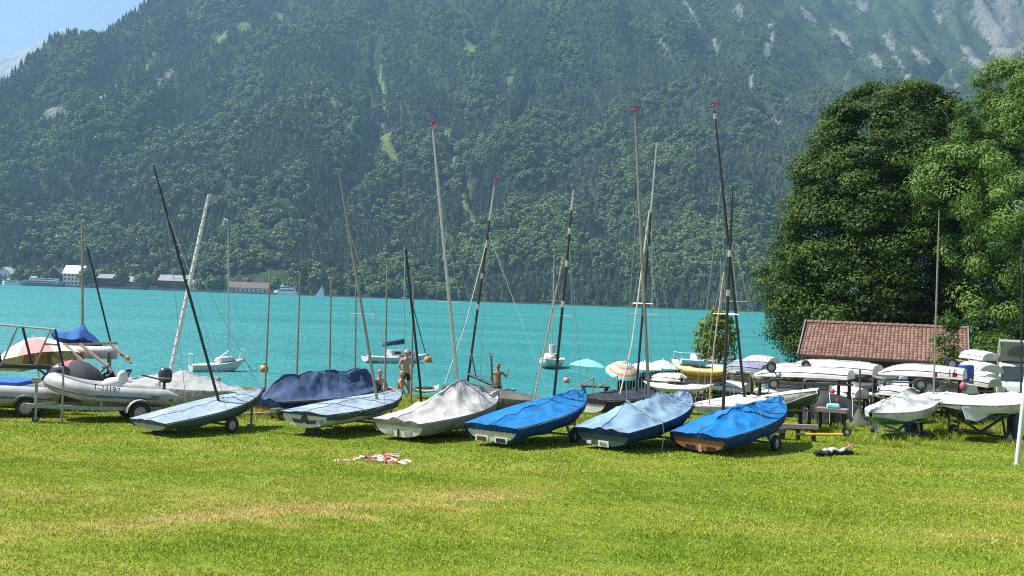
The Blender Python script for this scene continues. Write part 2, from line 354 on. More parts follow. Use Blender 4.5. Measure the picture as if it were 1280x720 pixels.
ZZ = prof + rel*fade + np.where(S < 0, np.maximum(S*0.15, -2), 1.2*sm(0, 6, S))
# gullies and meadows where the photograph shows them, given as (pixel x, pixel y, half width, half height, lean)
def patches(lst):
    mk = np.zeros_like(ZZ); E = (ZZ-CAM.z)/YY
    for px, py, w, h, ln in lst:
        r = ray(px, py); da = (A-r.x)*FPX; de = (r.z-E)*FPX
        da = da - ln*de
        q = (da/w)**2+(de/h)**2 + 2.0*fbm(XX/24, YY/24, 4, 60)
        mk = np.maximum(mk, sm(1.25, 0.6, q))
    return mk
gl = patches([(466, 95, 8, 55, -0.05), (585, 235, 5, 30, 0.3), (655, 130, 7, 30, -.4)])
ZZ = ZZ - 26*gl
meadow = patches([(486, 182, 7, 26, 0.35), (478, 110, 3.5, 40, 0.12), (556, 168, 7, 16, 0.2), (583, 255, 6, 34, 0.3), (562, 205, 8, 12, .2), (150, 95, 9, 20, -.5), (106, 112, 12, 10, -.6), (273, 45, 8, 10, -.6), (310, 30, 9, 9, -.8), (290, 85, 6, 14, 0), (345, 20, 11, 6, .3), (590, 62, 8, 12, .2), (440, 165, 4, 12, .5), (415, 120, 3, 18, .3), (640, 95, 4, 14, -.3), (560, 300, 4, 12, .2), (230, 60, 5, 12, -.6), (185, 80, 4, 12, -.5), (700, 60, 4, 10, .2), (745, 330, 5, 8, 0), (60, 150, 14, 8, -.5)])
rock = patches([(126, 118, 9, 8, -0.8), (72, 140, 12, 6, -.5), (205, 100, 5, 16, -.8), (222, 125, 5, 5, 0), 
    (867, 22, 4.3, 17.6, 0.6), (895, 60, 3.1, 16, 0.3), (962, 52, 4, 26, -.1), (1045, 38, 8.7, 6.4, 0.8), (1058, 52, 5.6, 14.4, 0.7), (1078, 8, 11.2, 8, 0.9), (1112, 52, 5.6, 12.8, 0.5), (1130, 90, 5, 19.2, 0.6), (1095, 75, 6.2, 9.6, 0.8), (1155, 75, 6.2, 12.8, 0.9), (1190, 95, 3.7, 20.8, 0.6), (1232, 22, 16, 40, 0.5), (1262, 30, 30, 62, 0.1), (1215, 70, 8, 20, 0.7), (985, 130, 2.5, 11.2, 0.4), (940, 102, 2.5, 9.6, 0.2), (970, 150, 3.7, 11.2, 0.6), (1000, 90, 3.1, 8, 0.8), (830, 60, 3.1, 14.4, 0.6), (1170, 20, 6.2, 11.2, 0.8), (1010, 20, 5, 11.2, 0.8), (925, 15, 5, 9.6, 0.6)])
gy, gx = np.gradient(ZZ, axis=0)/np.gradient(YY, axis=0), np.gradient(ZZ, axis=1)/np.maximum(np.gradient(XX, axis=1), 1e-3)
steep = np.hypot(gx, gy)
crag = sm(1.15, 1.8, steep+0.55*fbm(XX/40, YY/40, 4, 71)) * (0.25+0.75*Rr*sm(250, 900, Sp)) * sm(120, 300, Sp)
scree = 0.85*Rr*sm(0.34, 0.56, fbm(XX/60, YY/170, 4, 91)+0.12*sm(700, 1500, Sp))*sm(350, 800, Sp)
rock = np.clip(np.maximum(rock, np.maximum(crag*0.40, scree*0.38)), 0, 1)
ZZ = ZZ + rock*6*fbm(XX/14, YY/14, 3, 15)
m = bpy.data.materials.new('mountain_ground'); m.use_nodes = True; MATS['mountain_ground'] = m
n = m.node_tree.nodes; l = m.node_tree.links; p = n['Principled BSDF']; p.inputs['Roughness'].default_value = 0.95; p.inputs['Specular IOR Level'].default_value = 0.1
ge = n.new('ShaderNodeNewGeometry')
def ramp(src, c0, c1, p0=0.35, p1=0.65):
    c = n.new('ShaderNodeValToRGB'); l.new(src, c.inputs[0]); c.color_ramp.elements[0].color = (*c0, 1); c.color_ramp.elements[1].color = (*c1, 1); c.color_ramp.elements[0].position = p0; c.color_ramp.elements[1].position = p1; return c.outputs[0]
def mixc(f, a, b):
    q = n.new('ShaderNodeMix'); q.data_type = 'RGBA'; l.new(f, q.inputs[0]); l.new(a, q.inputs[6]); l.new(b, q.inputs[7]); return q.outputs[2]
def attr(nm):                        # ragged edge: the painted mask broken up by fine noise
    q = n.new('ShaderNodeAttribute'); q.attribute_name = nm
    a = n.new('ShaderNodeMath'); a.operation = 'MULTIPLY_ADD'; l.new(n2, a.inputs[0]); a.inputs[1].default_value = 2.4; a.inputs[2].default_value = -1.62
    b = n.new('ShaderNodeMath'); b.operation = 'MULTIPLY_ADD'; b.use_clamp = True; l.new(q.outputs['Fac'], b.inputs[0]); b.inputs[1].default_value = 1.5; l.new(a.outputs[0], b.inputs[2])
    return b.outputs[0]
n1 = wnoise(0.05, (1, 1, 0.6), 8, 0.7); n2 = wnoise(0.25, (1, 1, 0.5), 6, 0.7)
scrub = ramp(n1, (0.014, 0.028, 0.014), (0.042, 0.070, 0.026))  # dark forest floor, colour deepened so gaps between trees read as shadow
grass_ = ramp(n2, (0.080, 0.130, 0.034), (0.145, 0.195, 0.055))
rock_ = ramp(n2, (0.09, 0.095, 0.09), (0.31, 0.30, 0.285), 0.3, 0.8)
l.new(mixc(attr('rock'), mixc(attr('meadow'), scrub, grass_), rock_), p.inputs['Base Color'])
bp = n.new('ShaderNodeBump'); bp.inputs['Strength'].default_value = 1.0; bp.inputs['Distance'].default_value = 3.0; l.new(n2, bp.inputs['Height']); l.new(bp.outputs[0], p.inputs['Normal'])
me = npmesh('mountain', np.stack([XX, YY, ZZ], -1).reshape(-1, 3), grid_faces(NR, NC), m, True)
for nm, arr in (('rock', rock), ('meadow', meadow)):
    a = me.attributes.new(nm, 'FLOAT', 'POINT'); a.data.foreach_set('value', arr.astype(np.float32).ravel())
tag(link(bpy.data.objects.new('mountain', me)), None, kind='structure')
def mval(arr, x, y):                # bilinear look-up on the mountain grid
    a = x/y; c = np.clip((a-av[0])/(av[-1]-av[0])*(NC-1), 0, NC-1.001); r = np.clip(np.interp(y, yv, np.arange(NR)), 0, NR-1.001)
    ci = c.astype(int); ri = r.astype(int); cf = c-ci; rf = r-ri
    return (arr[ri, ci]*(1-cf)+arr[ri, ci+1]*cf)*(1-rf)+(arr[ri+1, ci]*(1-cf)+arr[ri+1, ci+1]*cf)*rf
def MZ(x, y): return float(mval(ZZ, np.array([x]), np.array([y]))[0])
# ---- pale rocky summit far behind the left shoulder
pk = MB(); NXp, NYp = 90, 40
xs_ = np.linspace(-4100, -1500, NXp); ys_ = np.linspace(3900, 4900, NYp); Xp, Yp = np.meshgrid(xs_, ys_)
rid = np.interp(Xp, [at(px, 60, 4400).x for px in (-400, -100, 0, 25, 45, 80, 400)], [at(0, py, 4400).z for py in (150, 95, 71, 63, 52, 30, 60)])
Zp = np.maximum(rid - np.abs(Yp-4400)*0.9 + 60*fbm(Xp/240, Yp/240, 5, 2)*sm(0, 200, np.abs(Yp-4400)) + 12*fbm(Xp/40, Yp/40, 3, 4), 0)
me = npmesh('distant_peak', np.stack([Xp, Yp, Zp], -1).reshape(-1, 3), grid_faces(NYp, NXp), mat('pale_limestone', (0.24, 0.24, 0.24), 0.95, vs=0.02, rgb2=(0.08, 0.10, 0.08)), True)
tag(link(bpy.data.objects.new('distant_peak', me)), None, kind='structure')
# ---- forest: small trees with their own boughs stood on the slope
foliage('conifer_needles', (0.020, 0.044, 0.024), (0.098, 0.142, 0.054), 0.08, 0.7, True, 0.2)
foliage('broadleaf', (0.042, 0.085, 0.022), (0.140, 0.210, 0.050), 0.12, 0.6, True, 0.25)
def conifer_proto(name, seed, slim):
    rg = random.Random(seed); b = MB(); L = 9
    for i in range(L):
        t = i/(L-1); z0 = 0.10+0.80*t; r = slim*(1-t*0.93)*(0.85+0.3*rg.random()); k = 9
        top = (rg.uniform(-.006, .006), rg.uniform(-.006, .006), min(1.0, z0+0.20))
        vs = [top]; a0 = rg.random()*6.28
        for j in range(k*2):
            a = a0+math.pi*j/k; q = r*(1.0 if j % 2 == 0 else 0.52)*(0.75+0.5*rg.random())
            vs.append((math.cos(a)*q, math.sin(a)*q, z0-(0.06 if j % 2 == 0 else 0.0)*(1.2-t)+rg.uniform(-.012, .012)))
        b.add(vs, [(0, 1+j, 1+(j+1) % (2*k)) for j in range(2*k)]); b.tone += [0.15+0.45*rg.random() for j in range(2*k)]
    n0 = len(b.f); b.tube([(0, 0, -0.05), (0, 0, 0.3)], 0.012, 5); b.tone += [0.0]*(len(b.f)-n0)
    o = b.build(name, MATS['conifer_needles'], smooth=0); COL.objects.unlink(o); return o
def broad_mesh(name, seed, nclump=26, per=26, rx=0.36, zc=0.58, rz=0.42, leaf=0.075, base=0.0):
    rg = random.Random(seed); b = MB()
    for c in range(nclump):
        u = rg.uniform(-0.75, 1); a = rg.random()*6.28; q = math.sqrt(max(0, 1-u*u)); k = rg.uniform(0.55, 0.9)
        C = Vector((math.cos(a)*q*rx*k, math.sin(a)*q*rx*k, zc+u*rz*k)); cr_ = rx*rg.uniform(0.28, 0.5); tn = rg.uniform(0.05, 0.45)
        for j in range(per):
            d = Vector((rg.gauss(0, 1), rg.gauss(0, 1), rg.gauss(0.25, 1))).normalized(); P_ = C+Vector((d.x, d.y, d.z*0.8))*cr_*rg.uniform(0.75, 1.05)
            nn = (d+Vector((rg.gauss(0, .28), rg.gauss(0, .28), rg.gauss(0, .28)))).normalized(); t1 = nn.orthogonal().normalized(); t1 = Matrix.Rotation(rg.random()*6.28, 3, nn) @ t1; t2 = nn.cross(t1); s_ = leaf*rg.uniform(0.7, 1.3)
            b.add([P_+t1*s_, P_+t2*s_*0.8, P_-t1*s_, P_-t2*s_*0.8], [(0, 1, 2, 3)]); b.tone.append(min(1, tn+0.25*rg.random()))
    return b
def broad_proto(name, seed):
    b = broad_mesh(name, seed); n0 = len(b.f); b.tube([(0, 0, -0.05), (0, 0, 0.5)], 0.02, 5); b.tone += [0.0]*(len(b.f)-n0)
    o = b.build(name, MATS['broadleaf'], smooth=0); COL.objects.unlink(o); return o
rg = np.random.default_rng(5)
N = 135000
aa = rg.uniform(-0.60, 0.60, N); y_ = np.sqrt(rg.uniform(1000.0**2, 3000.0**2, N)); x_ = aa*y_
s_loc = mval(S, x_, y_); z_ = mval(ZZ, x_, y_); rk = mval(rock, x_, y_); md = mval(meadow, x_, y_); rr = mval(Rr, x_, y_); sp_ = mval(Sp, x_, y_); gl_ = mval(gl, x_, y_); ov = mval(over, x_, y_)
gap = fbm(x_/45, y_/45, 3, 33)
thin = 1-0.72*rr*sm(450, 1100, sp_)
keep = (s_loc > 8) & (rk < 0.32+0.3*rg.random(N)) & (md < 0.35) & (gap > -0.62) & (rg.random(N) < thin) & (ov < 140) & ((z_-CAM.z)/y_ < 0.40) & (gl_ < 0.5)
village = (aa < -0.215) & (s_loc < 62); keep &= ~village
idx = np.nonzero(keep)[0]
# fewer trees far up where they are hidden or tiny
idx = idx[rg.random(len(idx)) < np.clip(1.25-(y_[idx]-1000)/2600, 0.35, 1)]
x_, y_, z_, rr, sp_ = x_[idx], y_[idx], z_[idx], rr[idx], sp_[idx]
kind = fbm(x_/120, y_/120, 3, 55) + 0.35*(rg.random(len(idx))-0.5) + 0.10 - 0.25*sm(260, 520, sp_)
isb = kind > 0.08
hgt = np.where(isb, rg.triangular(7, 11, 18, len(idx)), rg.triangular(8, 13, 23, len(idx)))*(1-0.45*sm(200, 1000, sp_)*rr)*(1-0.18*sm(200, 700, sp_))
pv = rg.integers(0, 3, len(idx))
for t in range(6):
    k = (isb == (t >= 3)) & (pv == t % 3)
    P = np.stack([x_[k], y_[k], z_[k]-0.4], 1); h = hgt[k]
    wd = rg.uniform(0.85, 1.2, k.sum()); s_ = np.stack([h*wd, h*wd, h], 1); rot = np.zeros((k.sum(), 3)); rot[:, 2] = rg.random(k.sum())*6.28
    pr = conifer_proto('conifer', 100+t, (0.19, 0.23, 0.27)[t % 3]) if t < 3 else broad_proto('broadleaf_tree', 200+t)
    scatter('forest', P, s_, rot, pr, 'dark spruce forest covering the mountainside across the lake' if t < 3 else 'lighter green broadleaf forest mixed over the mountainside across the lake', 'forest')
print('forest trees', len(idx))
# ---- haze over the lake
hz = MB(); hz.box((0, 2450, 1097), (9400, 5200, 2200))
m = bpy.data.materials.new('haze_air'); m.use_nodes = True; MATS['haze_air'] = m
n = m.node_tree.nodes; l = m.node_tree.links; n.remove(n['Principled BSDF'])
pv_ = n.new('ShaderNodeVolumePrincipled'); pv_.inputs['Color'].default_value = (0.37, 0.67, 1.0, 1); pv_.inputs['Density'].default_value = 0.00015; pv_.inputs['Anisotropy'].default_value = 0.25
l.new(pv_.outputs[0], n['Material Output'].inputs['Volume'])
tag(hz.build('haze', m, smooth=0), 'pale bluish summer haze in the air over the lake', 'haze', kind='stuff')
# ================================================================== TREES ON THE NEAR SHORE
def tone_mat(name, c1, c2, rough=0.8):
    m = bpy.data.materials.new(name); m.use_nodes = True; MATS[name] = m
    n = m.node_tree.nodes; l = m.node_tree.links; p = n['Principled BSDF']; p.inputs['Roughness'].default_value = rough
    t = n.new('ShaderNodeAttribute'); t.attribute_name = 'tone'
    nt = n.new('ShaderNodeTexNoise'); nt.inputs['Scale'].default_value = 14; nt.inputs['Detail'].default_value = 5; tc = n.new('ShaderNodeTexCoord'); l.new(tc.outputs['Object'], nt.inputs[0])
    a = n.new('ShaderNodeMath'); a.operation = 'MULTIPLY_ADD'; l.new(nt.outputs[0], a.inputs[0]); a.inputs[1].default_value = 0.7; l.new(t.outputs['Fac'], a.inputs[2])
    cr = n.new('ShaderNodeValToRGB'); l.new(a.outputs[0], cr.inputs[0]); cr.color_ramp.elements[0].color = (*c1, 1); cr.color_ramp.elements[1].color = (*c2, 1); cr.color_ramp.elements[0].position = 0.25; cr.color_ramp.elements[1].position = 1.3/1.3
    l.new(cr.outputs[0], p.inputs['Base Color']); return m
foliage('beech_leaves', (0.010, 0.031, 0.005), (0.102, 0.160, 0.026), 0.2, 0.6, None, 0.15)
foliage('maple_leaves', (0.050, 0.105, 0.018), (0.205, 0.310, 0.068), 0.38, 0.6, None, 0.15)
foliage('lime_leaves', (0.070, 0.115, 0.012), (0.21, 0.26, 0.035), 0.4, 0.45, None, 0.15)
foliage('shrub_leaves', (0.040, 0.085, 0.015), (0.125, 0.195, 0.040), 0.3, 0.5, None, 0.15)
mat('bark', (0.085, 0.065, 0.050), 0.95, vs=3, bump=0.8, bs=12, stretch=(1, 1, 0.25))
def leaf_cloud(rg, C, rad, out, per, leaf, flat, droop, jit):
    """quads around clump centres C (n,3); out: outward directions"""
    n_ = len(C); idx = np.repeat(np.arange(n_), per)
    d = rg.normal(size=(len(idx), 3)); d /= np.linalg.norm(d, axis=1)[:, None]
    rr = rad[idx]*(0.35+0.65*rg.random(len(idx))**0.5)
    P = C[idx]+d*rr[:, None]*np.array([1, 1, flat])
    r_out = np.einsum('ij,ij->i', P-C[idx], out[idx])
    P[:, 2] -= droop*np.maximum(r_out, 0)
    nn = d*np.array([1, 1, 1.4]) + np.array([-.15, 0, 0.6]) + out[idx]*0.35 + jit*rg.normal(size=d.shape); nn /= np.linalg.norm(nn, axis=1)[:, None]
    t1 = np.cross(nn, rg.normal(size=d.shape)); t1 /= np.linalg.norm(t1, axis=1)[:, None]; t2 = np.cross(nn, t1)
    s_ = leaf*(0.6+0.8*rg.random(len(idx)))[:, None]
    v = np.stack([P+t1*s_, P+t2*s_*0.55, P-t1*s_, P-t2*s_*0.55], 1).reshape(-1, 3)
    ct = rg.random(n_)*0.55; tone = np.clip(ct[idx]+0.45*rg.random(len(idx)), 0, 1)
    return v, tone
def big_tree(name, label, base, prof, lean, nclump, per, leaf, crad, flat, droop, jit, mleaf, trunk_r, seed, group=None, inner=0.25, notch=0.14, limbs=9, trunk_top=0.75):
    rg = np.random.default_rng(seed); zs, rs = zip(*prof); z0, z1 = zs[0], zs[-1]
    # clump centres on an uneven envelope
    zz = rg.random(nclump*3)*(z1-z0)+z0; w = np.interp(zz, zs, rs); k = rg.random(len(zz)) < w/max(rs)+0.05; zz = zz[k][:nclump]; w = w[k][:nclump]
    a = rg.random(len(zz))*2*np.pi; bump_ = 1-notch+2*notch*fbm(np.cos(a)*1.5+zz*0.16+seed, np.sin(a)*1.5-zz*0.11, 3, seed)
    q = np.where(rg.random(len(zz)) < inner, 0.35+0.45*rg.random(len(zz)), 0.84+0.16*rg.random(len(zz)))
    cx = w*q*bump_*np.cos(a)+lean[0]*(zz-z0)/(z1-z0); cy = w*q*bump_*np.sin(a)+lean[1]*(zz-z0)/(z1-z0)
    C = np.stack([cx, cy, zz], 1); dz = np.gradient(np.array(rs), np.array(zs)); sl = np.interp(zz, zs, -dz)
    out = np.stack([np.cos(a), np.sin(a), sl*0.6], 1); out /= np.linalg.norm(out, axis=1)[:, None]
    v, tone = leaf_cloud(rg, C, crad*(0.65+0.7*rg.random(len(zz))), out, per, leaf, flat, droop, jit)
    o = thing(name, label, 'tree', base, group)
    tb = MB(); b0 = Vector(base)
    tp = [b0+Vector((0, 0, -0.3)), b0+Vector((0, 0, 0.6))]+[b0+Vector((lean[0]*t*0.8+0.25*math.sin(5*t+seed), lean[1]*t*0.8, z1*trunk_top*t)) for t in (0.3, 0.55, 0.8, 1.0)]
    tb.tube(tp, [trunk_r*1.5, trunk_r, trunk_r*0.85, trunk_r*0.6, trunk_r*0.35, trunk_r*0.12], 10)
    rr = random.Random(seed)
    for i in range(limbs):
        j = rr.randrange(len(C)); e = b0+Vector(C[j]); t = rr.uniform(0.25, 0.8); s0 = b0+Vector((lean[0]*t*0.8+0.25*math.sin(5*t+seed), lean[1]*t*0.8, z1*trunk_top*t*0.9)); s0.z = min(s0.z, e.z)
        m_ = (s0+e)/2+Vector((0, 0, -0.1*(e-s0).length))
        tb.tube([s0, m_, e], [trunk_r*0.38, trunk_r*0.24, trunk_r*0.08], 6)
    tb.build('trunk', MATS['bark'], o)
    me = npmesh('crown', v, np.arange(len(v)).reshape(-1, 4), mleaf); at_ = me.attributes.new('tone', 'FLOAT', 'FACE'); at_.data.foreach_set('value', tone.astype(np.float32))
    link(bpy.data.objects.new('crown', me), o); return o
pb = at(1072, 455, 60); pb.z = GZ(pb.x, pb.y)
big_tree('beech_tree', 'broad dark green beech tree with drooping boughs behind the tiled hut', pb,
         [(1.3, 4.0), (3.0, 5.5), (5.5, 6.2), (8.5, 6.1), (11.5, 5.6), (14.3, 4.8), (16.4, 3.5), (17.6, 1.0)], (1.7, 0), 980, 250, 0.085, 1.0, 0.50, 0.35, 0.35, MATS['beech_leaves'], 0.55, 3, inner=0.33, notch=0.11)
pm = at(1302, 470, 53); pm.z = GZ(pm.x, pm.y)
big_tree('maple_tree', 'tall light green maple tree with rounded leaf clumps beside the beech', pm,
         [(1.6, 3.4), (3.6, 5.2), (8.0, 7.0), (11.5, 6.6), (14.0, 5.6), (16.2, 4.0), (17.6, 2.0), (18.3, 0.5)], (-0.3, 0), 700, 290, 0.078, 0.80, 0.75, 0.12, 0.2, MATS['maple_leaves'], 0.5, 8, notch=0.24, inner=0.3)
ps = at(892, 470, 46); ps.z = GZ(ps.x, ps.y)
big_tree('young_lime_tree', 'small young tree with sparse yellow-green leaves standing at the water edge', ps,
         [(1.55, 0.5), (1.9, 1.2), (2.5, 1.35), (3.1, 0.9), (3.6, 0.2)], (0.1, 0), 62, 34, 0.095, 0.36, 0.7, 0.1, 0.5, MATS['lime_leaves'], 0.06, 5, notch=0.3, limbs=14, trunk_top=0.85)
pr_ = at(1180, 470, 46.5); pr_.z = GZ(pr_.x, pr_.y)
o = big_tree('leafy_shrub', 'light green leafy shrub growing against the end of the tiled roof', pr_,
         [(0.3, 0.5), (1.2, 0.75), (2.4, 0.8), (3.3, 0.6), (4.0, 0.15)], (0.05, 0), 60, 45, 0.07, 0.32, 0.7, 0.1, 0.4, MATS['shrub_leaves'], 0.05, 6, notch=0.3); o['category'] = 'shrub'
for i, (px, Y, h, w, lb) in enumerate([(1238, 49, 2.9, 1.5, 'rounded green bush behind the camper van, next to the raised roof'), (1262, 60, 4.5, 2.6, 'dark spreading bush in the shade under the maple'), (1222, 61, 3.6, 2.2, 'shaded bush behind the upturned white boats beside the hut'), (1290, 57, 4.0, 2.4, 'low bush at the foot of the maple trunk')]):
    p_ = at(px, 470, Y); p_.z = GZ(p_.x, p_.y)
    o = big_tree('bush', lb, p_, [(0.1, w*0.6), (h*0.3, w), (h*0.7, w*0.8), (h, w*0.15)], (0, 0), 90, 40, 0.09, 0.5, 0.7, 0.1, 0.4, MATS['shrub_leaves'], 0.06, 20+i, limbs=4); o['category'] = 'bush'
# ================================================================== TILED HUT
mat('hut_boards', (0.080, 0.042, 0.030), 0.85, vs=2, bump=0.5, bs=8, stretch=(6, 6, 0.5))
mat('barge_board', (0.20, 0.19, 0.18), 0.7)
tone_mat('clay_tile', (0.085, 0.036, 0.025), (0.225, 0.130, 0.095), 0.75)
HR = math.radians(-22); hu_, hv_ = Vector((math.cos(HR), math.sin(HR), 0)), Vector((-math.sin(HR), math.cos(HR), 0))
e0 = at(998, 444, 51.5); HL, HW = 7.7, 2.9
hc = e0+hu_*HL/2+hv_*HW; ez = e0.z; rz = at(1114, 408, hc.y).z; xl, xr = hc.x-HL/2, hc.x+HL/2; yc = hc.y
hut = thing('boat_hut', 'low brown wooden hut with red clay tile roof under the beech', 'hut', (hc.x, yc, GZ(xl, 53)-.1))
gz = ORG[hut.name].z
for y_w, nm in ((yc-2.4, 0), (yc+2.4, 1)):
    nb = 26
    for i in range(nb):
        x0 = xl+0.35+(xr-xl-0.7)*i/nb; b = MB(); b.box((x0+(xr-xl-.7)/nb/2, y_w, (gz-0.2+ez)/2), ((xr-xl-.7)/nb-0.012, 0.05, ez-gz+0.2)); b.build('wall_board', MATS['hut_boards'], hut, 0)
for x_w in (xl+0.33, xr-0.33):
    b = MB(); b.add([(x_w, yc-2.35, gz-.2), (x_w, yc+2.35, gz-.2), (x_w, yc+2.35, ez-.05), (x_w, yc, rz-.1), (x_w, yc-2.35, ez-.05)], [(0, 1, 2, 3, 4)]); b.build('gable_wall', MATS['hut_boards'], hut, 0)
b = MB(); th = 0.09
for s_ in (-1, 1):
    yy = yc+HW*s_; b.add([(xl, yy, ez), (xr, yy, ez), (xr, yc, rz), (xl, yc, rz), (xl, yy, ez-th), (xr, yy, ez-th), (xr, yc, rz-th), (xl, yc, rz-th)], [(0, 1, 2, 3), (7, 6, 5, 4), (0, 4, 5, 1), (0, 3, 7, 4), (1, 5, 6, 2)])
roof = b.build('roof', MATS['hut_boards'], hut, 0)
tb = MB(); nc_, nr_ = 42, 13; rgt = random.Random(4)
for s_ in (-1, 1):
    for r in range(nr_):
        t0, t1 = r/nr_, min(1, (r+1.12)/nr_)
        for c in range(nc_):
            x0 = xl+(xr-xl)*(c+0.5)/nc_; w = (xr-xl)/nc_
            ring = []
            lift = rgt.uniform(0, 0.018)
            for t, hgt_ in ((t0, 0.075+lift), (t1, 0.045)):
                yy = yc+HW*s_*(1-t); zz = ez+(rz-ez)*t
                ring.append([(x0+w*k, yy, zz+hgt_*q+0.012) for k, q in ((-0.5, 0.15), (-0.28, 0.75), (0, 1.0), (0.28, 0.75), (0.48, 0.12))])
            n0 = len(tb.f); tb.loft(ring, False, False); tn = 0.15+0.55*rgt.random()
            fr = len(tb.v); tb.add([(p[0], p[1]+0.0, p[2]) for p in ring[0]]+[(p[0], p[1], p[2]-0.07*q) for p, q in zip(ring[0], (0.3, .9, 1.1, .9, .3))], [(5, 6, 1, 0), (6, 7, 2, 1), (7, 8, 3, 2), (8, 9, 4, 3)])
            tb.tone += [tn]*(len(tb.f)-n0)
o = tb.build('roof_tiles', MATS['clay_tile'], roof, 50); o['kind'] = 'stuff'; o['label'] = 'rows of curved red clay roof tiles'
b = MB()
for i in range(22):
    x0 = xl+(xr-xl)*i/22; b.tube([(x0, yc, rz+0.05), (x0+(xr-xl)/22*1.05, yc, rz+0.07)], [0.10, 0.12], 8)
b.tone = [0.3+0.4*random.random() for f in b.f]
o = b.build('ridge_tiles', MATS['clay_tile'], roof); o['kind'] = 'stuff'
for x_w in (xl-0.03, xr+0.03):
    for s_ in (-1, 1):
        b = MB(); b.beam((x_w, yc+(HW+.05)*s_, ez-0.02), (x_w, yc, rz+0.08), 0.06, 0.26); b.build('barge_board', MATS['barge_board'], hut, 0)
b = MB(); b.beam((xl, yc-HW-.07, ez-0.03), (xr, yc-HW-.07, ez-0.03), 0.1, 0.1); b.build('gutter', mat('dark_gutter', (0.05, 0.045, 0.04), 0.5), hut, 0)
hut.rotation_euler.z = HR
# ================================================================== VILLAGE ON THE FAR SHORE
WH = mat('render_white', (0.78, 0.77, 0.74), 0.85, vs=0.3); BRN = mat('chalet_timber', (0.10, 0.060, 0.042), 0.85, vs=0.4); GLS = mat('window_dark', (0.03, 0.035, 0.045), 0.2, var=0.05)
RF_G = mat('roof_grey', (0.20, 0.20, 0.21), 0.6, vs=0.3); RF_L = mat('roof_light', (0.50, 0.51, 0.53), 0.45, vs=0.3); RF_B = mat('roof_brown', (0.12, 0.085, 0.075), 0.8, vs=0.3); CRM = mat('render_cream', (0.62, 0.57, 0.46), 0.85, vs=0.3)
def house(name, label, px0, px1, pye, pyr, Y, dep, wm, rm, gable, rows, cols, base_mat=None, over=0.8, balcony=False, side_cols=3):
    """gable 'x': ridge runs along x (eaves to the lake); 'y': gable end to the lake"""
    a, c = at(px0, pye, Y), at(px1, pye, Y); ez_ = (a.z+c.z)/2; rz_ = (at(px0, pyr, Y).z+at(px1, pyr, Y).z)/2; g = MZ((a.x+c.x)/2, Y)-0.3
    x0, x1 = a.x, c.x; y0, y1 = Y, Y+dep; xm = (x0+x1)/2; ym = (y0+y1)/2
    o = thing(name, label, 'building', (xm, ym, g), 'village houses on the far shore')
    b = MB(); b.box((xm, ym, (g+ez_)/2), (x1-x0, dep, ez_-g))
    if gable == 'y': b.add([(x0, y0, ez_), (x1, y0, ez_), (xm, y0, rz_-.2), (x0, y1, ez_), (x1, y1, ez_), (xm, y1, rz_-.2)], [(0, 1, 2), (5, 4, 3)])
    else: b.add([(x0, y0, ez_), (x0, y1, ez_), (x0, ym, rz_-.2), (x1, y0, ez_), (x1, y1, ez_), (x1, ym, rz_-.2)], [(2, 1, 0), (3, 4, 5)])
    b.build('wall', wm, o, 0)
    b = MB(); t = 0.35
    for s in (-1, 1):
        if gable == 'x': q = [(x0-over, ym+s*(dep/2+over), ez_-over*.4), (x1+over, ym+s*(dep/2+over), ez_-over*.4), (x1+over, ym, rz_), (x0-over, ym, rz_)]
        else: q = [(xm+s*((x1-x0)/2+over), y0-over, ez_-over*.4), (xm+s*((x1-x0)/2+over), y1+over, ez_-over*.4), (xm, y1+over, rz_), (xm, y0-over, rz_)]
        b.prism(q, (0, 0, t))
    rf = b.build('roof', rm, o, 0)
    b = MB(); b.box((xm+(x1-x0)*.2, ym, rz_+.5), (0.9, .9, 1.8)); b.build('chimney', WH, rf, 0)
    hh = (ez_-g-1.0)/rows
    for r in range(rows):
        for i in range(cols):
            b = MB(); b.box((x0+(x1-x0)*(i+.5)/cols, y0-0.04, g+1.2+hh*(r+.5)), (min(1.5, (x1-x0)/cols*.5), 0.16, hh*.5)); b.build('window', GLS, o, 0)
        for i in range(side_cols):
            b = MB(); b.box((x1+0.04, y0+dep*(i+.5)/side_cols, g+1.2+hh*(r+.5)), (0.16, 1.5, hh*.5)); b.build('window', GLS, o, 0)
        if balcony:
            b = MB(); b.box((xm, y0-.7, g+1.0+hh*r+hh*.1), ((x1-x0)*.96, 1.4, 0.9)); b.build('balcony', BRN, o, 0)
    return o
house('white_house', 'tall white house with pale grey pitched roof on the far shore', 79, 103, 342, 332, 990, 15, WH, RF_L, 'x', 3, 5)
house('chalet', 'brown timber chalet with wide gable between the ferry and the tall white house', 60, 78, 345, 336, 1012, 14, BRN, RF_B, 'y', 2, 4, over=1.6, balcony=True)
house('chalet', 'white-roofed chalet behind the small red and white excursion boat', -6, 14, 342, 334, 1008, 14, WH, RF_L, 'y', 2, 4, over=1.4, balcony=True)
house('hotel', 'long brown balconied hotel between the tall white house and the inn', 122, 150, 348, 343, 992, 15, BRN, RF_G, 'x', 3, 8, balcony=True)
house('chalet', 'low cream house half hidden by shore trees beside the hotel', 152, 176, 352, 346, 1000, 12, CRM, RF_G, 'x', 2, 6)
house('inn', 'dark timber lakeside inn with long grey roof and balconies', 198, 232, 351, 344, 992, 16, BRN, RF_G, 'x', 2, 9, balcony=True)
house('cottage', 'small white annex built against the timber inn', 233, 247, 354, 350, 996, 10, WH, RF_G, 'x', 1, 3)
house('boat_house', 'low boathouse with long dark hipped roof at the end of the village', 284, 334, 360, 353, 996, 15, CRM, RF_B, 'x', 1, 9)
house('cottage', 'small brown house half hidden by trees behind the ferry', 34, 56, 348, 343, 1018, 12, BRN, RF_G, 'x', 1, 5)
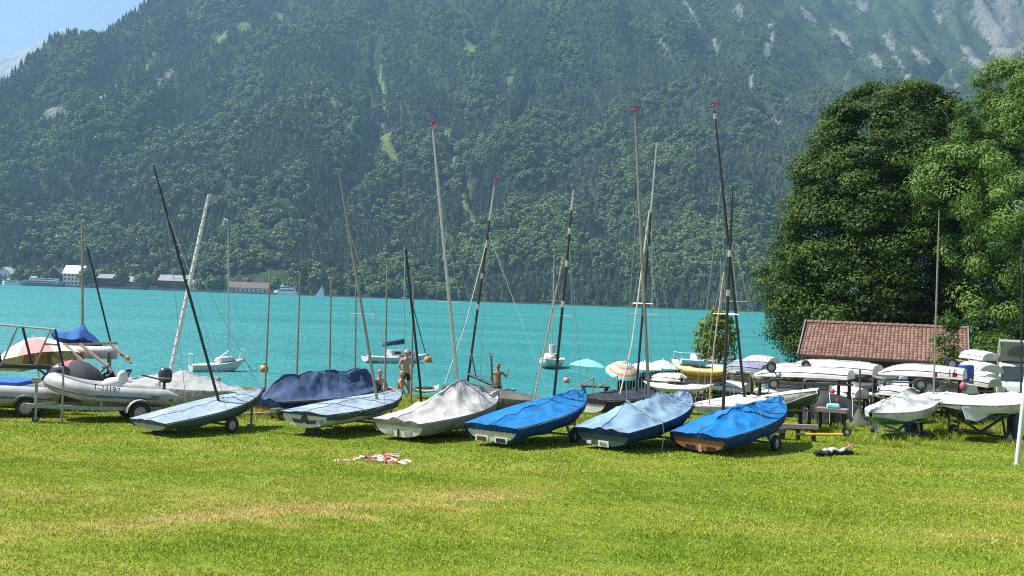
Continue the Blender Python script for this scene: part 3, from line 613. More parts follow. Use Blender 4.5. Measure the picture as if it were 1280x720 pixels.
def quay(px0, px1, lb):
    a, c = at(px0, 356, 978), at(px1, 356, 978); b = MB(); b.box(((a.x+c.x)/2, 981, 0.6), (c.x-a.x, 6, 2.4))
    return tag(b.build('stone_quay', mat('quay_stone', (0.22, 0.21, 0.19), 0.9, vs=0.5), None, 0, loc=((a.x+c.x)/2, 981, -0.5)), lb, 'quay')
quay(-30, 178, 'long low stone quay along the waterfront of the far village'); quay(184, 344, 'low stone quay in front of the inn and the boathouse')
# ferry
def ferry(name, lb, px0, px1, Y, hm, trim, decks, h, cat='ferry'):
    a, c = at(px0, 358, Y), at(px1, 358, Y); x0, x1 = a.x, c.x; L = x1-x0; o = thing(name, lb, cat, ((x0+x1)/2, Y, 0)); w = L*0.14
    rings = []
    for t, k in ((0, .15), (.06, .6), (.2, 1), (.8, 1), (.96, .8), (1, .6)):
        x = x0+L*t; rings.append([(x, Y-w*k, h*.42+(.8 if t < .1 else 0)), (x, Y-w*k*.8, -.5), (x, Y+w*k*.8, -.5), (x, Y+w*k, h*.42+(.8 if t < .1 else 0))])
    b = MB(); b.loft(rings); hu = b.build('hull', hm, o, 30)
    b = MB(); b.box(((x0+x1)/2, Y-w-.03, h*.3), (L*.66, .1, h*.08)); b.build('stripe', trim, hu, 0)
    z = h*.42
    for d in range(decks):
        k = 1-.22*d; b = MB(); b.box((x0+L*(.54+.03*d), Y, z+h*.13), (L*.74*k, w*1.7*k, h*.26)); cb = b.build('cabin', WH, o, 0)
        b = MB(); b.box((x0+L*(.54+.03*d), Y, z+h*.15), (L*.70*k, w*1.7*k+.12, h*.12)); b.build('window_band', GLS, cb, 0)
        b = MB(); b.box((x0+L*(.54+.03*d), Y, z+h*.285), (L*.80*k, w*1.9*k, h*.03)); b.build('deck', WH, o, 0)
        z += h*.30
    b = MB(); b.box((x0+L*.34, Y, z+.6), (L*.10, w*.9, 2.0)); b.build('wheelhouse', WH, o, 0)
    b = MB(); b.tube([(x0+L*.36, Y, z), (x0+L*.36, Y, z+5)], .14, 6); b.build('mast', WH, o, 0)
    return o
ferry('passenger_ferry', 'long white and dark passenger ferry moored in front of the village', 23, 79, 966, mat('ferry_hull', (0.16, 0.19, 0.22), 0.4), GLS, 2, 7.5)
ferry('excursion_boat', 'small red and white excursion boat behind the bow of the ferry', 3, 24, 972, WH, mat('red_trim', (0.45, 0.05, 0.06), 0.5), 1, 6.5, 'boat')
ferry('white_lake_boat', 'all-white double-decked lake boat lying beside the far boathouse', 343, 372, 985, WH, WH, 2, 8, 'boat')
# trees along the far shore
crowns = []
for i in range(3):
    b = broad_mesh('crown', 300+i, 30, 30); crowns.append(b)
def shore_tree(px, py, Y, h, lb, i):
    p_ = at(px, py, Y); g = MZ(p_.x, Y)-.3; o = thing('shore_tree', lb, 'tree', (p_.x, Y, g), 'trees among the houses on the far shore')
    src = crowns[i % 3]; b = MB(); b.v = [(p_.x+v[0]*h*1.1, Y+v[1]*h*1.1, g+v[2]*h) for v in src.v]; b.f = src.f; b.tone = [min(1, t+.1) for t in src.tone]; b.build('crown', MATS['broadleaf'], o, 0)
    b = MB(); b.tube([(p_.x, Y, g-.5), (p_.x, Y, g+h*.6)], [h*.03, h*.012], 6); b.build('trunk', MATS['bark'], o)
for i, (px, Y, h, lb) in enumerate([(26, 1008, 17, 'round green tree between the white-roofed chalet and the ferry'), (38, 1004, 15, 'broad tree standing behind the bow of the ferry'), (48, 1006, 18, 'tall round tree behind the middle of the ferry'), (57, 1000, 12, 'smaller yellowish tree beside the brown gabled chalet'),
        (108, 982, 17, 'dark tree against the windowed side wall of the tall white house'), (115, 1004, 15, 'tree between the tall white house and the hotel'), (152, 986, 17, 'tall slim tree standing in front of the hotel end'), (176, 984, 14, 'bushy tree on the quay beside the low cream house'), (184, 988, 15, 'second bushy tree beside the inn'), (192, 1006, 13, 'small tree behind the inn gable'),
        (252, 988, 15, 'round tree next to the small white annex'), (264, 984, 18, 'large round tree between the inn and the boathouse'), (275, 990, 17, 'large tree beside the boathouse roof'), (128, 1020, 18, 'tree rising behind the hotel roof'), (142, 1022, 16, 'second tree rising behind the hotel roof'), (218, 1022, 17, 'tree rising behind the roof of the timber inn'), (240, 1018, 16, 'tree rising behind the white annex'), (90, 1022, 17, 'tree rising behind the tall white house'), (345, 1012, 15, 'tree behind the boathouse and the white lake boat'), (310, 1022, 15, 'tree rising behind the boathouse roof'), (8, 1026, 16, 'tree behind the white-roofed chalet'), (70, 1030, 18, 'tree rising behind the brown gabled chalet'), (165, 1016, 15, 'tree behind the low cream house')]):
    shore_tree(px, 350, Y, h, lb, i)
# small sailing boat far out
p_ = at(400, 382, 760); p_.z = 0
sb = thing('sailing_boat', 'tiny white sailing boat under sail far out on the lake', 'sailboat', p_)
SAIL = mat('sailcloth', (0.80, 0.80, 0.78), 0.8)
b = MB(); rings = [[(p_.x-.2+dx, p_.y+k*.9, .75), (p_.x-.2+dx, p_.y+k*.5, -.1), (p_.x-.2+dx, p_.y-k*.5, -.1), (p_.x-.2+dx, p_.y-k*.9, .75)] for dx, k in ((-2.6, .7), (-1, 1), (1, .9), (3, .1))]; b.loft(rings); b.build('hull', WH, sb, 30)
b = MB(); b.tube([(p_.x+.3, p_.y, .6), (p_.x+1.2, p_.y, 9.6)], .07, 6); b.build('mast', WH, sb)
b = MB(); b.prism([(p_.x+.25, p_.y, 1.5), (p_.x+1.15, p_.y, 9.5), (p_.x-3.6, p_.y-.8, 1.6)], (0, .05, 0)); b.build('mainsail', SAIL, sb, 0)
b = MB(); b.prism([(p_.x+.55, p_.y-.1, 1.2), (p_.x+1.15, p_.y-.1, 8.3), (p_.x+2.9, p_.y-.5, .9)], (0, .05, 0)); b.build('jib', SAIL, sb, 0)
# ================================================================== BOATS
GEL = mat('gelcoat_white', (0.60, 0.60, 0.575), 0.38, vs=2.2, var=0.13); GRN = mat('hull_dark_green', (0.045, 0.095, 0.090), 0.4, vs=3); WOOD = mat('hull_varnished_wood', (0.30, 0.13, 0.045), 0.4, vs=4, stretch=(0.4, 4, 4))
GREYH = mat('hull_grey', (0.40, 0.40, 0.37), 0.45, vs=3); CREAM = mat('hull_cream', (0.62, 0.60, 0.50), 0.4, vs=3); DKH = mat('hull_dark', (0.045, 0.05, 0.05), 0.45, vs=3)
def cloth(nm, rgb, var=0.16):
    """tarpaulin: faded patches, dirt streaks, creases"""
    if nm in MATS: return MATS[nm]
    m = mat(nm, rgb, 0.75, var=var, vs=1.6, spec=0.25); n = m.node_tree.nodes; l = m.node_tree.links; p = n['Principled BSDF']; tc = n.new('ShaderNodeTexCoord')
    def nz(sc, det=3, dist=0.0):
        t = n.new('ShaderNodeTexNoise'); t.inputs['Scale'].default_value = sc; t.inputs['Detail'].default_value = det; t.inputs['Distortion'].default_value = dist; l.new(tc.outputs['Object'], t.inputs[0]); return t.outputs[0]
    def mt(op, a, b):
        q = n.new('ShaderNodeMath'); q.operation = op
        for i, x in enumerate((a, b)):
            if isinstance(x, (int, float)): q.inputs[i].default_value = x
            else: l.new(x, q.inputs[i])
        return q.outputs[0]
    crease = mt('POWER', mt('SUBTRACT', 1.0, mt('MULTIPLY', mt('ABSOLUTE', mt('SUBTRACT', nz(1.1, 2, 1.0), 0.5), 0.0), 4.5)), 3.0)
    h = mt('ADD', mt('MULTIPLY', crease, 0.42), mt('ADD', mt('MULTIPLY', nz(3.2, 4), 0.9), mt('MULTIPLY', nz(14, 3), 0.22)))
    bp = n.new('ShaderNodeBump'); bp.inputs['Strength'].default_value = 0.7; bp.inputs['Distance'].default_value = 0.045; l.new(h, bp.inputs['Height']); l.new(bp.outputs[0], p.inputs['Normal'])
    dirt = mt('MULTIPLY', mt('GREATER_THAN', 2.0, 1.0), mt('MULTIPLY', mt('SUBTRACT', nz(2.6, 7, .4), 0.52), 2.2)); dc = n.new('ShaderNodeClamp'); l.new(dirt, dc.inputs[0]); dc.inputs[2].default_value = 0.26 if max(rgb) < .6 else 0.10
    old = p.inputs['Base Color'].links[0].from_socket; mx = n.new('ShaderNodeMix'); mx.data_type = 'RGBA'; l.new(dc.outputs[0], mx.inputs[0]); l.new(old, mx.inputs[6]); mx.inputs[7].default_value = (0.10, 0.095, 0.085, 1); l.new(mx.outputs[2], p.inputs['Base Color'])
    return m
C_BLUE = cloth('tarp_bright_blue', (0.004, 0.150, 0.400)); C_PALE = cloth('tarp_pale_blue', (0.185, 0.300, 0.420), 0.2); C_GREY = cloth('tarp_light_grey', (0.46, 0.45, 0.43)); C_NAVY = cloth('tarp_navy', (0.045, 0.080, 0.170), 0.25)
C_ICE = cloth('tarp_ice_blue', (0.265, 0.345, 0.415), 0.2); C_WHT = cloth('tarp_white', (0.58, 0.58, 0.56), 0.12); C_DK = cloth('tarp_black', (0.030, 0.034, 0.045)); C_MID = cloth('tarp_mid_grey', (0.30, 0.31, 0.31)); C_SAIL = cloth('sail_cover_blue', (0.010, 0.080, 0.290)); S_NAVY_SHADE = cloth('skirt_navy_shade', (0.006, 0.030, 0.100)); S_BLUE_SHADE = cloth('skirt_royal_shade', (0.003, 0.050, 0.185)); S_SLATE = cloth('skirt_slate', (0.060, 0.085, 0.095)); S_GREY_SHADE = cloth('skirt_grey_shade', (0.27, 0.265, 0.25)); C_OLV = cloth('tarp_olive', (0.10, 0.105, 0.085))  # navy, royal and grey skirts: side shade of the covers painted into the cloth
ALU = mat('aluminium', (0.52, 0.51, 0.48), 0.42, 0.7, vs=5); ALUD = mat('aluminium_weathered', (0.30, 0.28, 0.24), 0.5, 0.5, vs=5); BLK = mat('spar_black', (0.022, 0.022, 0.026), 0.4, vs=5); RUB = mat('tyre_rubber', (0.03, 0.03, 0.03), 0.85); STEEL = mat('galvanised_steel', (0.36, 0.37, 0.37), 0.5, 0.5, vs=8); RIM = mat('rim_grey', (0.42, 0.41, 0.40), 0.5, 0.3)
RED = mat('flag_red', (0.62, 0.035, 0.04), 0.7); WIRE = mat('stay_wire', (0.48, 0.49, 0.49), 0.4, 0.4); ROPE = mat('rope_pale', (0.60, 0.58, 0.50), 0.9); TIM = mat('weathered_timber', (0.24, 0.205, 0.165), 0.9, vs=4, stretch=(1, 5, 5)); DTIM = mat('dark_timber', (0.060, 0.048, 0.040), 0.9, vs=4); WPAINT = mat('white_paint', (0.76, 0.76, 0.74), 0.45); LTIM = mat('pale_timber', (0.27, 0.20, 0.16), 0.85, vs=4, stretch=(1, 5, 5))
def f_beam(t, tr):
    t = min(max(t, 0), 1)
    return tr+(1-tr)*math.sin(math.pi/2*min(t/0.42, 1)) if t < 0.42 else max(0.03, 1-((t-0.42)/0.58)**2.3)
class Frame: pass
def boat(name, label, A, B, beam=1.6, depth=0.5, hullm=GEL, cover=None, ridge=None, pw=1.3, skirt=0.4, tr=0.8, ds=0.75, heel=0, mast=None, flip=False, deckm=None, wr=0.03, transm=None, cat='dinghy', group=None, seed=0, sheer=0.05, boom=None, wires=True, root_z=None, straps=(), strapm=None, skm=None):
    a3, b3 = at(*A), at(*B); fr = Frame(); L = (b3-a3).length; Xa = (b3-a3)/L
    sdv = Vector((0, 0, 1)).cross(Xa).normalized(); upv = Xa.cross(sdv)
    if heel: R = Matrix.Rotation(math.radians(heel), 3, Xa); sdv = R @ sdv; upv = R @ upv
    if flip: upv = -upv
    mid = (a3+b3)/2; gz_ = GZ(mid.x, mid.y) if root_z is None else root_z
    o = thing(name, label, cat, (mid.x, mid.y, gz_), group)
    W_ = lambda x, y, z: a3+Xa*x+sdv*y+upv*z
    def sh(t): return -sheer*math.sin(math.pi*min(max(t, 0), 1))
    def kl(t):
        t = min(max(t, 0), 1)
        return -depth*(ds+(1-ds)*math.sin(math.pi/2*min(t/0.5, 1))) if t < 0.5 else -depth*(1-((t-0.5)/0.5)**2.6*0.82)
    def sec(t, th, off=0):       # th 0 keel .. pi/2 sheer
        h = beam/2*f_beam(t, tr)+off; k = kl(t)-off
        return h*math.sin(th)**0.75, sh(t)-(sh(t)-k)*math.cos(th)**0.85
    NS = 18; rings = []
    for i in range(NS+1):
        t = i/NS; ring = []
        for j in range(-8, 9):
            y, z = sec(t, math.pi/2*abs(j)/8); ring.append(W_(L*t, y*(1 if j > 0 else -1), z))
        rings.append(ring)
    b = MB(); b.loft(rings, False, False); b.build('hull', hullm, o, 50)
    b = MB(); b.add([W_(-0.004, *((-1 if j < 0 else 1)*sec(0, math.pi/2*abs(j)/8)[0],), sec(0, math.pi/2*abs(j)/8)[1]) for j in range(-8, 9)], [tuple(range(17))]); trp = b.build('transom', transm or hullm, o, 0)
    rail = MB()
    for s_ in (-1, 1): rail.tube([W_(L*i/NS, s_*(beam/2*f_beam(i/NS, tr)+0.01), sh(i/NS)) for i in range(NS+1)], 0.022, 6)
    rail.build('gunwale', deckm or hullm, o)
    if flip:
        for s_ in (-1, 1):
            b = MB(); b.tube([W_(L*i/NS, s_*(sec(i/NS, math.pi/2*.72)[0]+.004), sec(i/NS, math.pi/2*.72)[1]) for i in range(NS)], .014, 5); b.build('side_stripe', (MATS['hull_blue_grey'] if 'hull_blue_grey' in MATS else GREYH) if int(A[0]) % 2 else C_DK, o)
        b = MB(); b.tube([W_(L*i/NS, 0, kl(i/NS)-.005) for i in range(NS)], .02, 5); b.build('keel_strip', GREYH, o)
        b = MB(); b.box(W_(L*.45, 0, kl(.45)-.004), (.5, .05, .02), Matrix.Rotation(math.atan2(Xa.y, Xa.x), 3, 'Z')); b.build('centreboard_slot', DKH, o, 0)
    if cover is None:
        rings = []
        for i in range(NS+1):
            t = i/NS; h = beam/2*f_beam(t, tr); rings.append([W_(L*t, h*u, sh(t)+(0.07 if not flip else -0.02)*(1-u*u)-(0.10 if (not flip and .18 < t < .6 and abs(u) < .62) else 0)) for u in (-1, -.75, -.6, -.3, 0, .3, .6, .75, 1)])
        b = MB(); b.loft(rings, False, False); b.build('deck', deckm or hullm, o, 30)
    else:
        strapm = strapm or BLK; ridge = ridge or [(0, .04), (.5, .12), (1, .04)]; rt, rh = zip(*ridge); n_t, n_u, n_s = 64, 15, 5; rings = []; tm_ = mast[0] if mast else 0.55
        for i in range(n_t+1):
            t = -0.012+1.03*i/n_t; tc = min(max(t, 0), 1); h = beam/2*f_beam(tc, tr)+0.03; ring = []
            rg_ = float(np.interp(tc, rt, rh))
            def skp(s_, k):
                th = math.pi/2*(1-skirt*k/n_s); y, z = sec(tc, th, 0.03); fl = 0.012*math.sin(t*L*9+s_*2+seed)*k/n_s
                return W_(L*t, s_*(y+fl), z+0.02*math.sin(t*L*5.3+seed)*k/n_s)
            for k in range(n_s, 0, -1): ring.append(skp(-1, k))
            for j in range(-n_u, n_u+1):
                u = j/n_u; au = abs(u)
                ang = math.atan2(u*beam*0.5, (t-tm_)*L+1e-3); dd = math.hypot(u*beam*.5, (t-tm_)*L)
                w_ = 1.8*wr*(float(nz2(np.array(t*L*1.7+seed), np.array(u*1.8+seed*3.1), seed))*1.5+0.75*(1-abs(math.sin(ang*7+seed+.6*math.sin(dd*3))))**2*min(1, dd*1.2)*max(.3, 1.6-dd*.6)+0.5*float(nz2(np.array(t*L*4.1+seed), np.array(u*3.3), seed+9)))*(1-au**3)
                ring.append(W_(L*t, h*u, sh(tc)+0.025+rg_*(1-au)**pw+w_))
            for k in range(1, n_s+1): ring.append(skp(1, k))
            rings.append(ring)
        # stern flap
        r0_ = rings[0]; fl = [p-Xa*0.02 for p in r0_]
        b = MB(); b.loft([r_[n_s:-n_s] for r_ in rings], False, False); sb_ = MB(); sb_.loft([r_[:n_s+1] for r_ in rings], False, False); sb_.loft([r_[-n_s-1:] for r_ in rings], False, False)
        nn = len(r0_); zdrop = skirt*0.55*depth*ds
        low = [p - upv*zdrop*(1+0.12*math.sin(q*1.7+seed)) for q, p in enumerate(r0_[n_s:-n_s])]; top_ = r0_[n_s:-n_s]
        low = [W_(-0.03, (Vector(p)-a3).dot(sdv)*0.97, min((Vector(p)-a3).dot(upv), sh(0)-zdrop*(1+0.1*math.sin(q*1.9+seed)))) for q, p in enumerate(top_)]
        sb_.loft([low, top_], False, False)
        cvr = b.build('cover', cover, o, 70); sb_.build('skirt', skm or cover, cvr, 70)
        for st_ in straps:
            i = int(round((st_+.012)/1.03*n_t)); b = MB(); b.tube([Vector(p)+upv*.012+sdv*.012*(1 if q > len(rings[i])/2 else -1) for q, p in enumerate(rings[i])], .0065, 5); b.build('tie_strap', strapm, cvr)
        b = MB(); b.tube([Vector(r_[n_s+n_u])+upv*.004 for r_ in rings], .010, 5); b.build('ridge_seam', cover, cvr)
        for s_ in (0, -1):
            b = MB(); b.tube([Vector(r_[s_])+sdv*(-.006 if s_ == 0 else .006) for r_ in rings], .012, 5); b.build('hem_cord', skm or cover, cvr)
    fr.o, fr.W, fr.L, fr.beam, fr.sec, fr.sh, fr.kl, fr.X, fr.s, fr.u, fr.a3, fr.b3, fr.tr, fr.transom = o, W_, L, beam, sec, sh, kl, Xa, sdv, upv, a3, b3, trp, trp
    fr.A, fr.B = A, B
    if mast:
        t, px0, py0, px1, py1, r, mm = mast[:7]; opt = mast[7] if len(mast) > 7 else {}
        Ym = A[2]+(B[2]-A[2])*t; m0, m1 = at(px0, py0, Ym), at(px1, py1, Ym+opt.get('dy', 0)); m00 = m0-(m1-m0).normalized()*0.25
        mb = MB(); r *= .84; mb.tube([m00, m0.lerp(m1, .5), m0.lerp(m1, .8), m1], [r, r, r*.85, r*.5], 8); mo = mb.build('mast', mm, o)
        if opt.get('tip'):
            up2 = (m1-m0).normalized(); b = MB(); b.tube([m1, m1+up2*.14], .008, 5); b.prism([m1+up2*.14, m1+up2*.24+Vector((.14, 0, 0)), m1+up2*.22-Vector((.05, 0, 0))], (0, .02, 0)); b.ball(m1+up2*.16, .038, 8, 5); b.build('wind_vane', RED, o)
        if opt.get('upper'):
            q0 = m0.lerp(m1, opt['upper']); b = MB(); b.tube([q0, m1], [r*1.02, r*.56], 8); b.build('mast_top', opt['um'], mo)
        for f in opt.get('bands', ()):
            q0 = m0.lerp(m1, f); b = MB(); b.tube([q0, q0+(m1-m0).normalized()*.16], r*1.25, 8); b.build('mast_band', ALU, mo)
        spf = opt.get('spr', .36)
        if spf:
            q0 = m0.lerp(m1, spf); b = MB(); sl_ = opt.get('spl', .34); b.tube([q0-sdv*sl_+Xa*-.06, q0, q0+sdv*sl_+Xa*-.06], .013, 5); b.build('spreader', ALU, o)
        if wires:
            for s_ in (-1, 1):
                hit = W_(L*t-.25, s_*beam/2*.97*f_beam(t, tr), sh(t)+.03); top = m0.lerp(m1, opt.get('st', .76)); b = MB()
                pts = [top, hit] if not spf else [top, m0.lerp(m1, spf)+sdv*s_*opt.get('spl', .34)-Xa*.06, hit]
                b.tube(pts, .008, 4); b.build('shroud', WIRE, o)
            b = MB(); b.tube([m0.lerp(m1, opt.get('st', .76)), W_(L*.985, 0, sh(1)+.05)], .008, 4); b.build('forestay', WIRE, o)
        fr.m0, fr.m1 = m0, m1
    if boom:
        p0, p1 = at(*boom[0]), at(*boom[1]); b = MB(); b.tube([p0, p1], boom[2], 8); b.build('boom', boom[3], o)
    return fr
def wheel(parent, c, axis, r, w):
    ax = Vector(axis).normalized(); b = MB(); b.lathe(c, ax, [(r*.62, -w*.45), (r*.9, -w*.5), (r, -w*.25), (r, w*.25), (r*.9, w*.5), (r*.62, w*.45)], 18, False); b.lathe(c, ax, [(r*.62, -w*.45), (r*.62, w*.45)], 18, False); wo = b.build('tyre', RUB, parent, 40)
    b = MB(); b.lathe(c, ax, [(r*.1, -w*.5), (r*.14, -w*.5), (r*.14, -w*.32), (r*.60, -w*.22), (r*.60, w*.22), (r*.14, w*.32), (r*.14, w*.5), (r*.1, w*.5)], 18); b.build('rim', RIM, wo, 40)
def dolly(label, fr, tw=.42, r=.19, bow=.9, fm=STEEL, group='launching dollies under the dinghies', wid=.5, name='launching_dolly'):
    c = fr.W(fr.L*tw, 0, 0); g = GZ(c.x, c.y); o = thing(name, label, 'dolly', (c.x, c.y, g), group)
    hx = Vector((fr.X.x, fr.X.y, 0)).normalized(); hs = Vector((-hx.y, hx.x, 0)); ends = []
    for s_ in (-1, 1):
        w = Vector((c.x, c.y, 0))+hs*s_*fr.beam*wid; w.z = GZ(w.x, w.y)+r; wheel(o, w, hs, r, .11); ends.append(w)
        t_y, t_z = fr.sec(tw, math.pi/2*.45); hp = fr.W(fr.L*tw, s_*t_y, t_z-.02)
        b = MB(); b.beam(w-hs*s_*.12, hp, .05, .05); b.box(hp, (.5, .12, .05), Matrix.Rotation(math.atan2(hx.y, hx.x), 3, 'Z')); b.build('cradle', fm, o, 0)
    b = MB(); b.beam(ends[0], ends[1], .05, .05); b.build('axle', fm, o, 0)
    m_ = (ends[0]+ends[1])/2; kb = fr.W(fr.L*bow, 0, fr.kl(bow)-.03); ks = fr.W(fr.L*.08, 0, fr.kl(.08)-.05); ks.z = max(ks.z, GZ(ks.x, ks.y)+.05)
    b = MB(); b.beam(m_+Vector((0, 0, .05)), kb, .06, .06); b.beam(m_+Vector((0, 0, .045)), ks, .06, .06); b.build('keel_beam', fm, o, 0)
    lp = Vector((kb.x, kb.y, GZ(kb.x, kb.y))); 
    if kb.z-lp.z > .15: b = MB(); b.beam(lp, kb, .05, .05); b.box(lp+Vector((0, 0, .03)), (.16, .16, .06)); b.build('prop_leg', fm, o, 0)
    lp = Vector((ks.x, ks.y, GZ(ks.x, ks.y))); b = MB(); b.box((lp+ks)/2+Vector((0, 0, -.02)), (.34, .2, max(.05, ks.z-lp.z))); b.build('stern_chock', DTIM, o, 0)
    return o
def tpoint(fr, y, z): return fr.W(-.012, y, z)
def tpatch(fr, y0, y1, z0, z1, m_, nm='drain_flap', parent=None):
    b = MB(); b.prism([fr.W(-.02, y0, z0), fr.W(-.02, y1, z0), fr.W(-.02, y1, z1), fr.W(-.02, y0, z1)], fr.X*.012); return b.build(nm, m_, parent or fr.transom, 0)
GD = 'covered dinghies in the front row on the lawn'
TMO = ALUD
# ---- front row
f6 = boat('sailing_dinghy', 'low dinghy with ice-blue cover and black leaning mast, stern almost on the grass', (186, 527, 23.7), (327, 487, 26.5), 1.55, .36, GREYH, C_ICE, [(0, .03), (.5, .07), (1, .03)], 1.0, .5, ds=.5, mast=(.55, 270, 489, 192, 207, .042, BLK, {'spr': .5, 'st': .8}), group=GD, seed=1, skm=S_SLATE, straps=(.68, .8), wr=.02)
dolly('two-wheeled dolly with grey rims under the ice-blue covered dinghy', f6, .52, .19)
f8 = boat('sailing_dinghy', 'white dinghy with thin pale blue deck cover and black winged drain flaps on its stern', (381, 517, 24.5), (500, 490, 28.3), 1.6, .42, GEL, C_ICE, [(0, .03), (.4, .10), (1, .03)], 1.0, .18, mast=(.62, 470, 492, 424, 216, .045, ALUD, {'spr': .36, 'spl': .42}), group=GD, seed=2, skm=S_SLATE, straps=(.3, .55), wr=.018)
dolly('dolly with pale wheel rims under the white dinghy with drain flaps', f8, .50, .21)
for s_ in (-1, 1):
    b = MB(); b.prism([f8.W(-.02, s_*.04, -.16), f8.W(-.02, s_*.36, -.13), f8.W(-.02, s_*.30, -.22), f8.W(-.02, s_*.06, -.24)], f8.X*.012); b.build('drain_flap', BLK, f8.transom, 0)
b = MB(); b.lathe(f8.W(-.02, 0, -.12), f8.X, [(.09, -.01), (.09, .01)], 14); b.build('rudder_boss', BLK, f8.transom)
b = MB(); b.prism([f8.W(-.02, -.42, -.13), f8.W(-.02, -.54, -.12), f8.W(-.02, -.53, -.2), f8.W(-.02, -.48, -.25), f8.W(-.02, -.43, -.2)], f8.X*.012); b.build('club_badge', mat('badge_teal', (.05, .18, .2), .5), f8.transom, 0)
f9 = boat('sailing_dinghy', 'dinghy under a tall light grey tent cover with pale grey mast', (498, 527, 24.3), (620, 493, 27.9), 1.75, .48, CREAM, C_GREY, [(0, .03), (.12, .10), (.60, .62), (.66, .60), (.85, .16), (1, .05)], 1.1, .42, mast=(.62, 571, 470, 541, 163, .052, ALU, {'tip': 1, 'spr': .30, 'spl': .36}), group=GD, seed=3, skm=S_GREY_SHADE, straps=(.82,), wr=.05)
dolly('dolly under the grey tent-covered dinghy', f9, .48, .2)
for s_ in (-1, 1): tpatch(f9, s_*.28-.1, s_*.28+.1, -.30, -.20, mat('flap_grey', (.35, .37, .4), .4))
tpatch(f9, -.025, .025, -.38, -.18, BLK, 'rudder_fitting')
f11 = boat('sailing_dinghy', 'dinghy under a bright blue cover with slim black mast, beside the grey tent cover', (614, 533, 23.6), (729, 491, 27.3), 1.7, .45, CREAM, C_BLUE, [(0, .03), (.2, .10), (.75, .16), (.86, .14), (1, .05)], 1.2, .52, mast=(.70, 693, 491, 717, 237, .042, BLK, {'upper': .9, 'um': ALU, 'bands': (.42, .62, .78), 'spr': .38}), group=GD, seed=4, skm=S_BLUE_SHADE, straps=(.62, .86), wr=.035)
dolly('dolly with small black wheels under the bright blue cover beside the grey tent', f11, .55, .19)
for s_ in (-1, 1): 
    fp = tpatch(f11, s_*.26-.17, s_*.26+.17, -.36, -.23, WPAINT, 'flap_frame'); tpatch(f11, s_*.26-.12, s_*.26+.12, -.35, -.25, mat('flap_red_brown', (.12, .05, .035), .5) if s_ > 0 else GLS)
    b = MB(); b.prism([f11.W(-.034, s_*.26-.12, -.345), f11.W(-.034, s_*.26+.12, -.345), f11.W(-.034, s_*.26+.12, -.25), f11.W(-.034, s_*.26-.12, -.25)], f11.X*.01); b.build('flap_door', MATS['flap_red_brown'] if s_ > 0 else GLS, f11.transom, 0)
f13 = boat('sailing_dinghy', 'dark green dinghy under a pale blue sagging cover with two peaks', (753, 538, 23.8), (860, 492, 27.3), 1.75, .48, GRN, C_PALE, [(0, .03), (.26, .44), (.44, .14), (.62, .42), (.75, .12), (1, .05)], 1.25, .45, mast=(.62, 811, 494, 794, 145, .05, ALUD, {'tip': 1, 'spr': .29, 'spl': .42}), group=GD, seed=5, skm=S_NAVY_SHADE, straps=(.3, .78, .9), wr=.05)
dolly('rusty-wheeled dolly under the pale blue two-peaked cover', f13, .52, .2)
pl = tpatch(f13, -.16, .12, -.38, -.24, WPAINT, 'number_plate'); tpatch(f13, .3, .42, -.34, -.27, WPAINT, 'drain_flap')
b = MB(); b.prism([f13.W(-.034, -.08, -.345), f13.W(-.034, -.02, -.345), f13.W(-.034, -.02, -.27), f13.W(-.034, -.08, -.27)], f13.X*.008); b.prism([f13.W(-.034, .01, -.345), f13.W(-.034, .06, -.345), f13.W(-.034, .06, -.27), f13.W(-.034, .01, -.27)], f13.X*.008); b.build('plate_figures', mat('figure_grey', (.25, .25, .26), .6), pl, 0)
b = MB(); b.tube([f13.W(f13.L*.26, 0, .47), f13.W(f13.L*.27, -.5, .19), f13.W(f13.L*.28, -.9, -.03), f13.W(f13.L*.28, -.93, -.3), f13.W(f13.L*.22, -.95, -.75)], .012, 5); b.build('tie_rope', ROPE, f13.o)
f14 = boat('sailing_dinghy', 'varnished wooden dinghy under a bright blue cover with black mast', (873, 544, 23.9), (976, 499, 27.1), 1.75, .48, WOOD, C_BLUE, [(0, .03), (.15, .10), (.40, .34), (.55, .24), (.8, .10), (1, .05)], 1.25, .40, mast=(.42, 904, 508, 916, 233, .048, BLK, {'bands': (.5, .68), 'spr': .42}), group=GD, seed=6, skm=S_BLUE_SHADE, straps=(.62, .85), wr=.05)
dolly('dolly with pale hubs under the varnished wooden dinghy', f14, .52, .2)
tpatch(f14, -.42, -.2, -.34, -.24, BLK); tpatch(f14, .1, .34, -.34, -.24, BLK); tpatch(f14, -.08, .0, -.38, -.22, mat('plate_pink', (.5, .3, .28), .6), 'name_plate')
# ---- behind the row, left
f7 = boat('keelboat', 'large boat under a navy blue ridge tarpaulin behind the front row', (327, 500, 28.6), (472, 483, 32.2), 2.0, .62, WOOD, C_NAVY, [(0, .06), (.06, .28), (.16, .62), (.82, .62), (.9, .40), (1, .06)], 1.5, .62, seed=7, skm=S_NAVY_SHADE, wr=.07, cat='boat')
f5 = boat('sailing_boat', 'white boat under a long grey cover with spiral-wrapped white mast', (178, 474, 31.8), (303, 490, 29.0), 1.9, .85, GEL, C_MID, [(0, .04), (.2, .12), (.38, .42), (.62, .30), (1, .03)], 1.4, .42, ds=.8, mast=(.36, 214, 461, 261, 243, .075, WPAINT, {'spr': 0}), wires=False, seed=8, wr=.05, cat='boat')
m0, m1 = f5.m0, f5.m1; b = MB(); ax_ = (m1-m0); Lm = ax_.length; ax_.normalize(); u_ = ax_.orthogonal().normalized(); w_ = ax_.cross(u_)
b.tube([m0+ax_*Lm*i/160+(u_*math.cos(i*.75)+w_*math.sin(i*.75))*.06 for i in range(161)], .013, 5); b.build('wrapping_cord', mat('cord_grey', (.5, .5, .5), .9), f5.o)
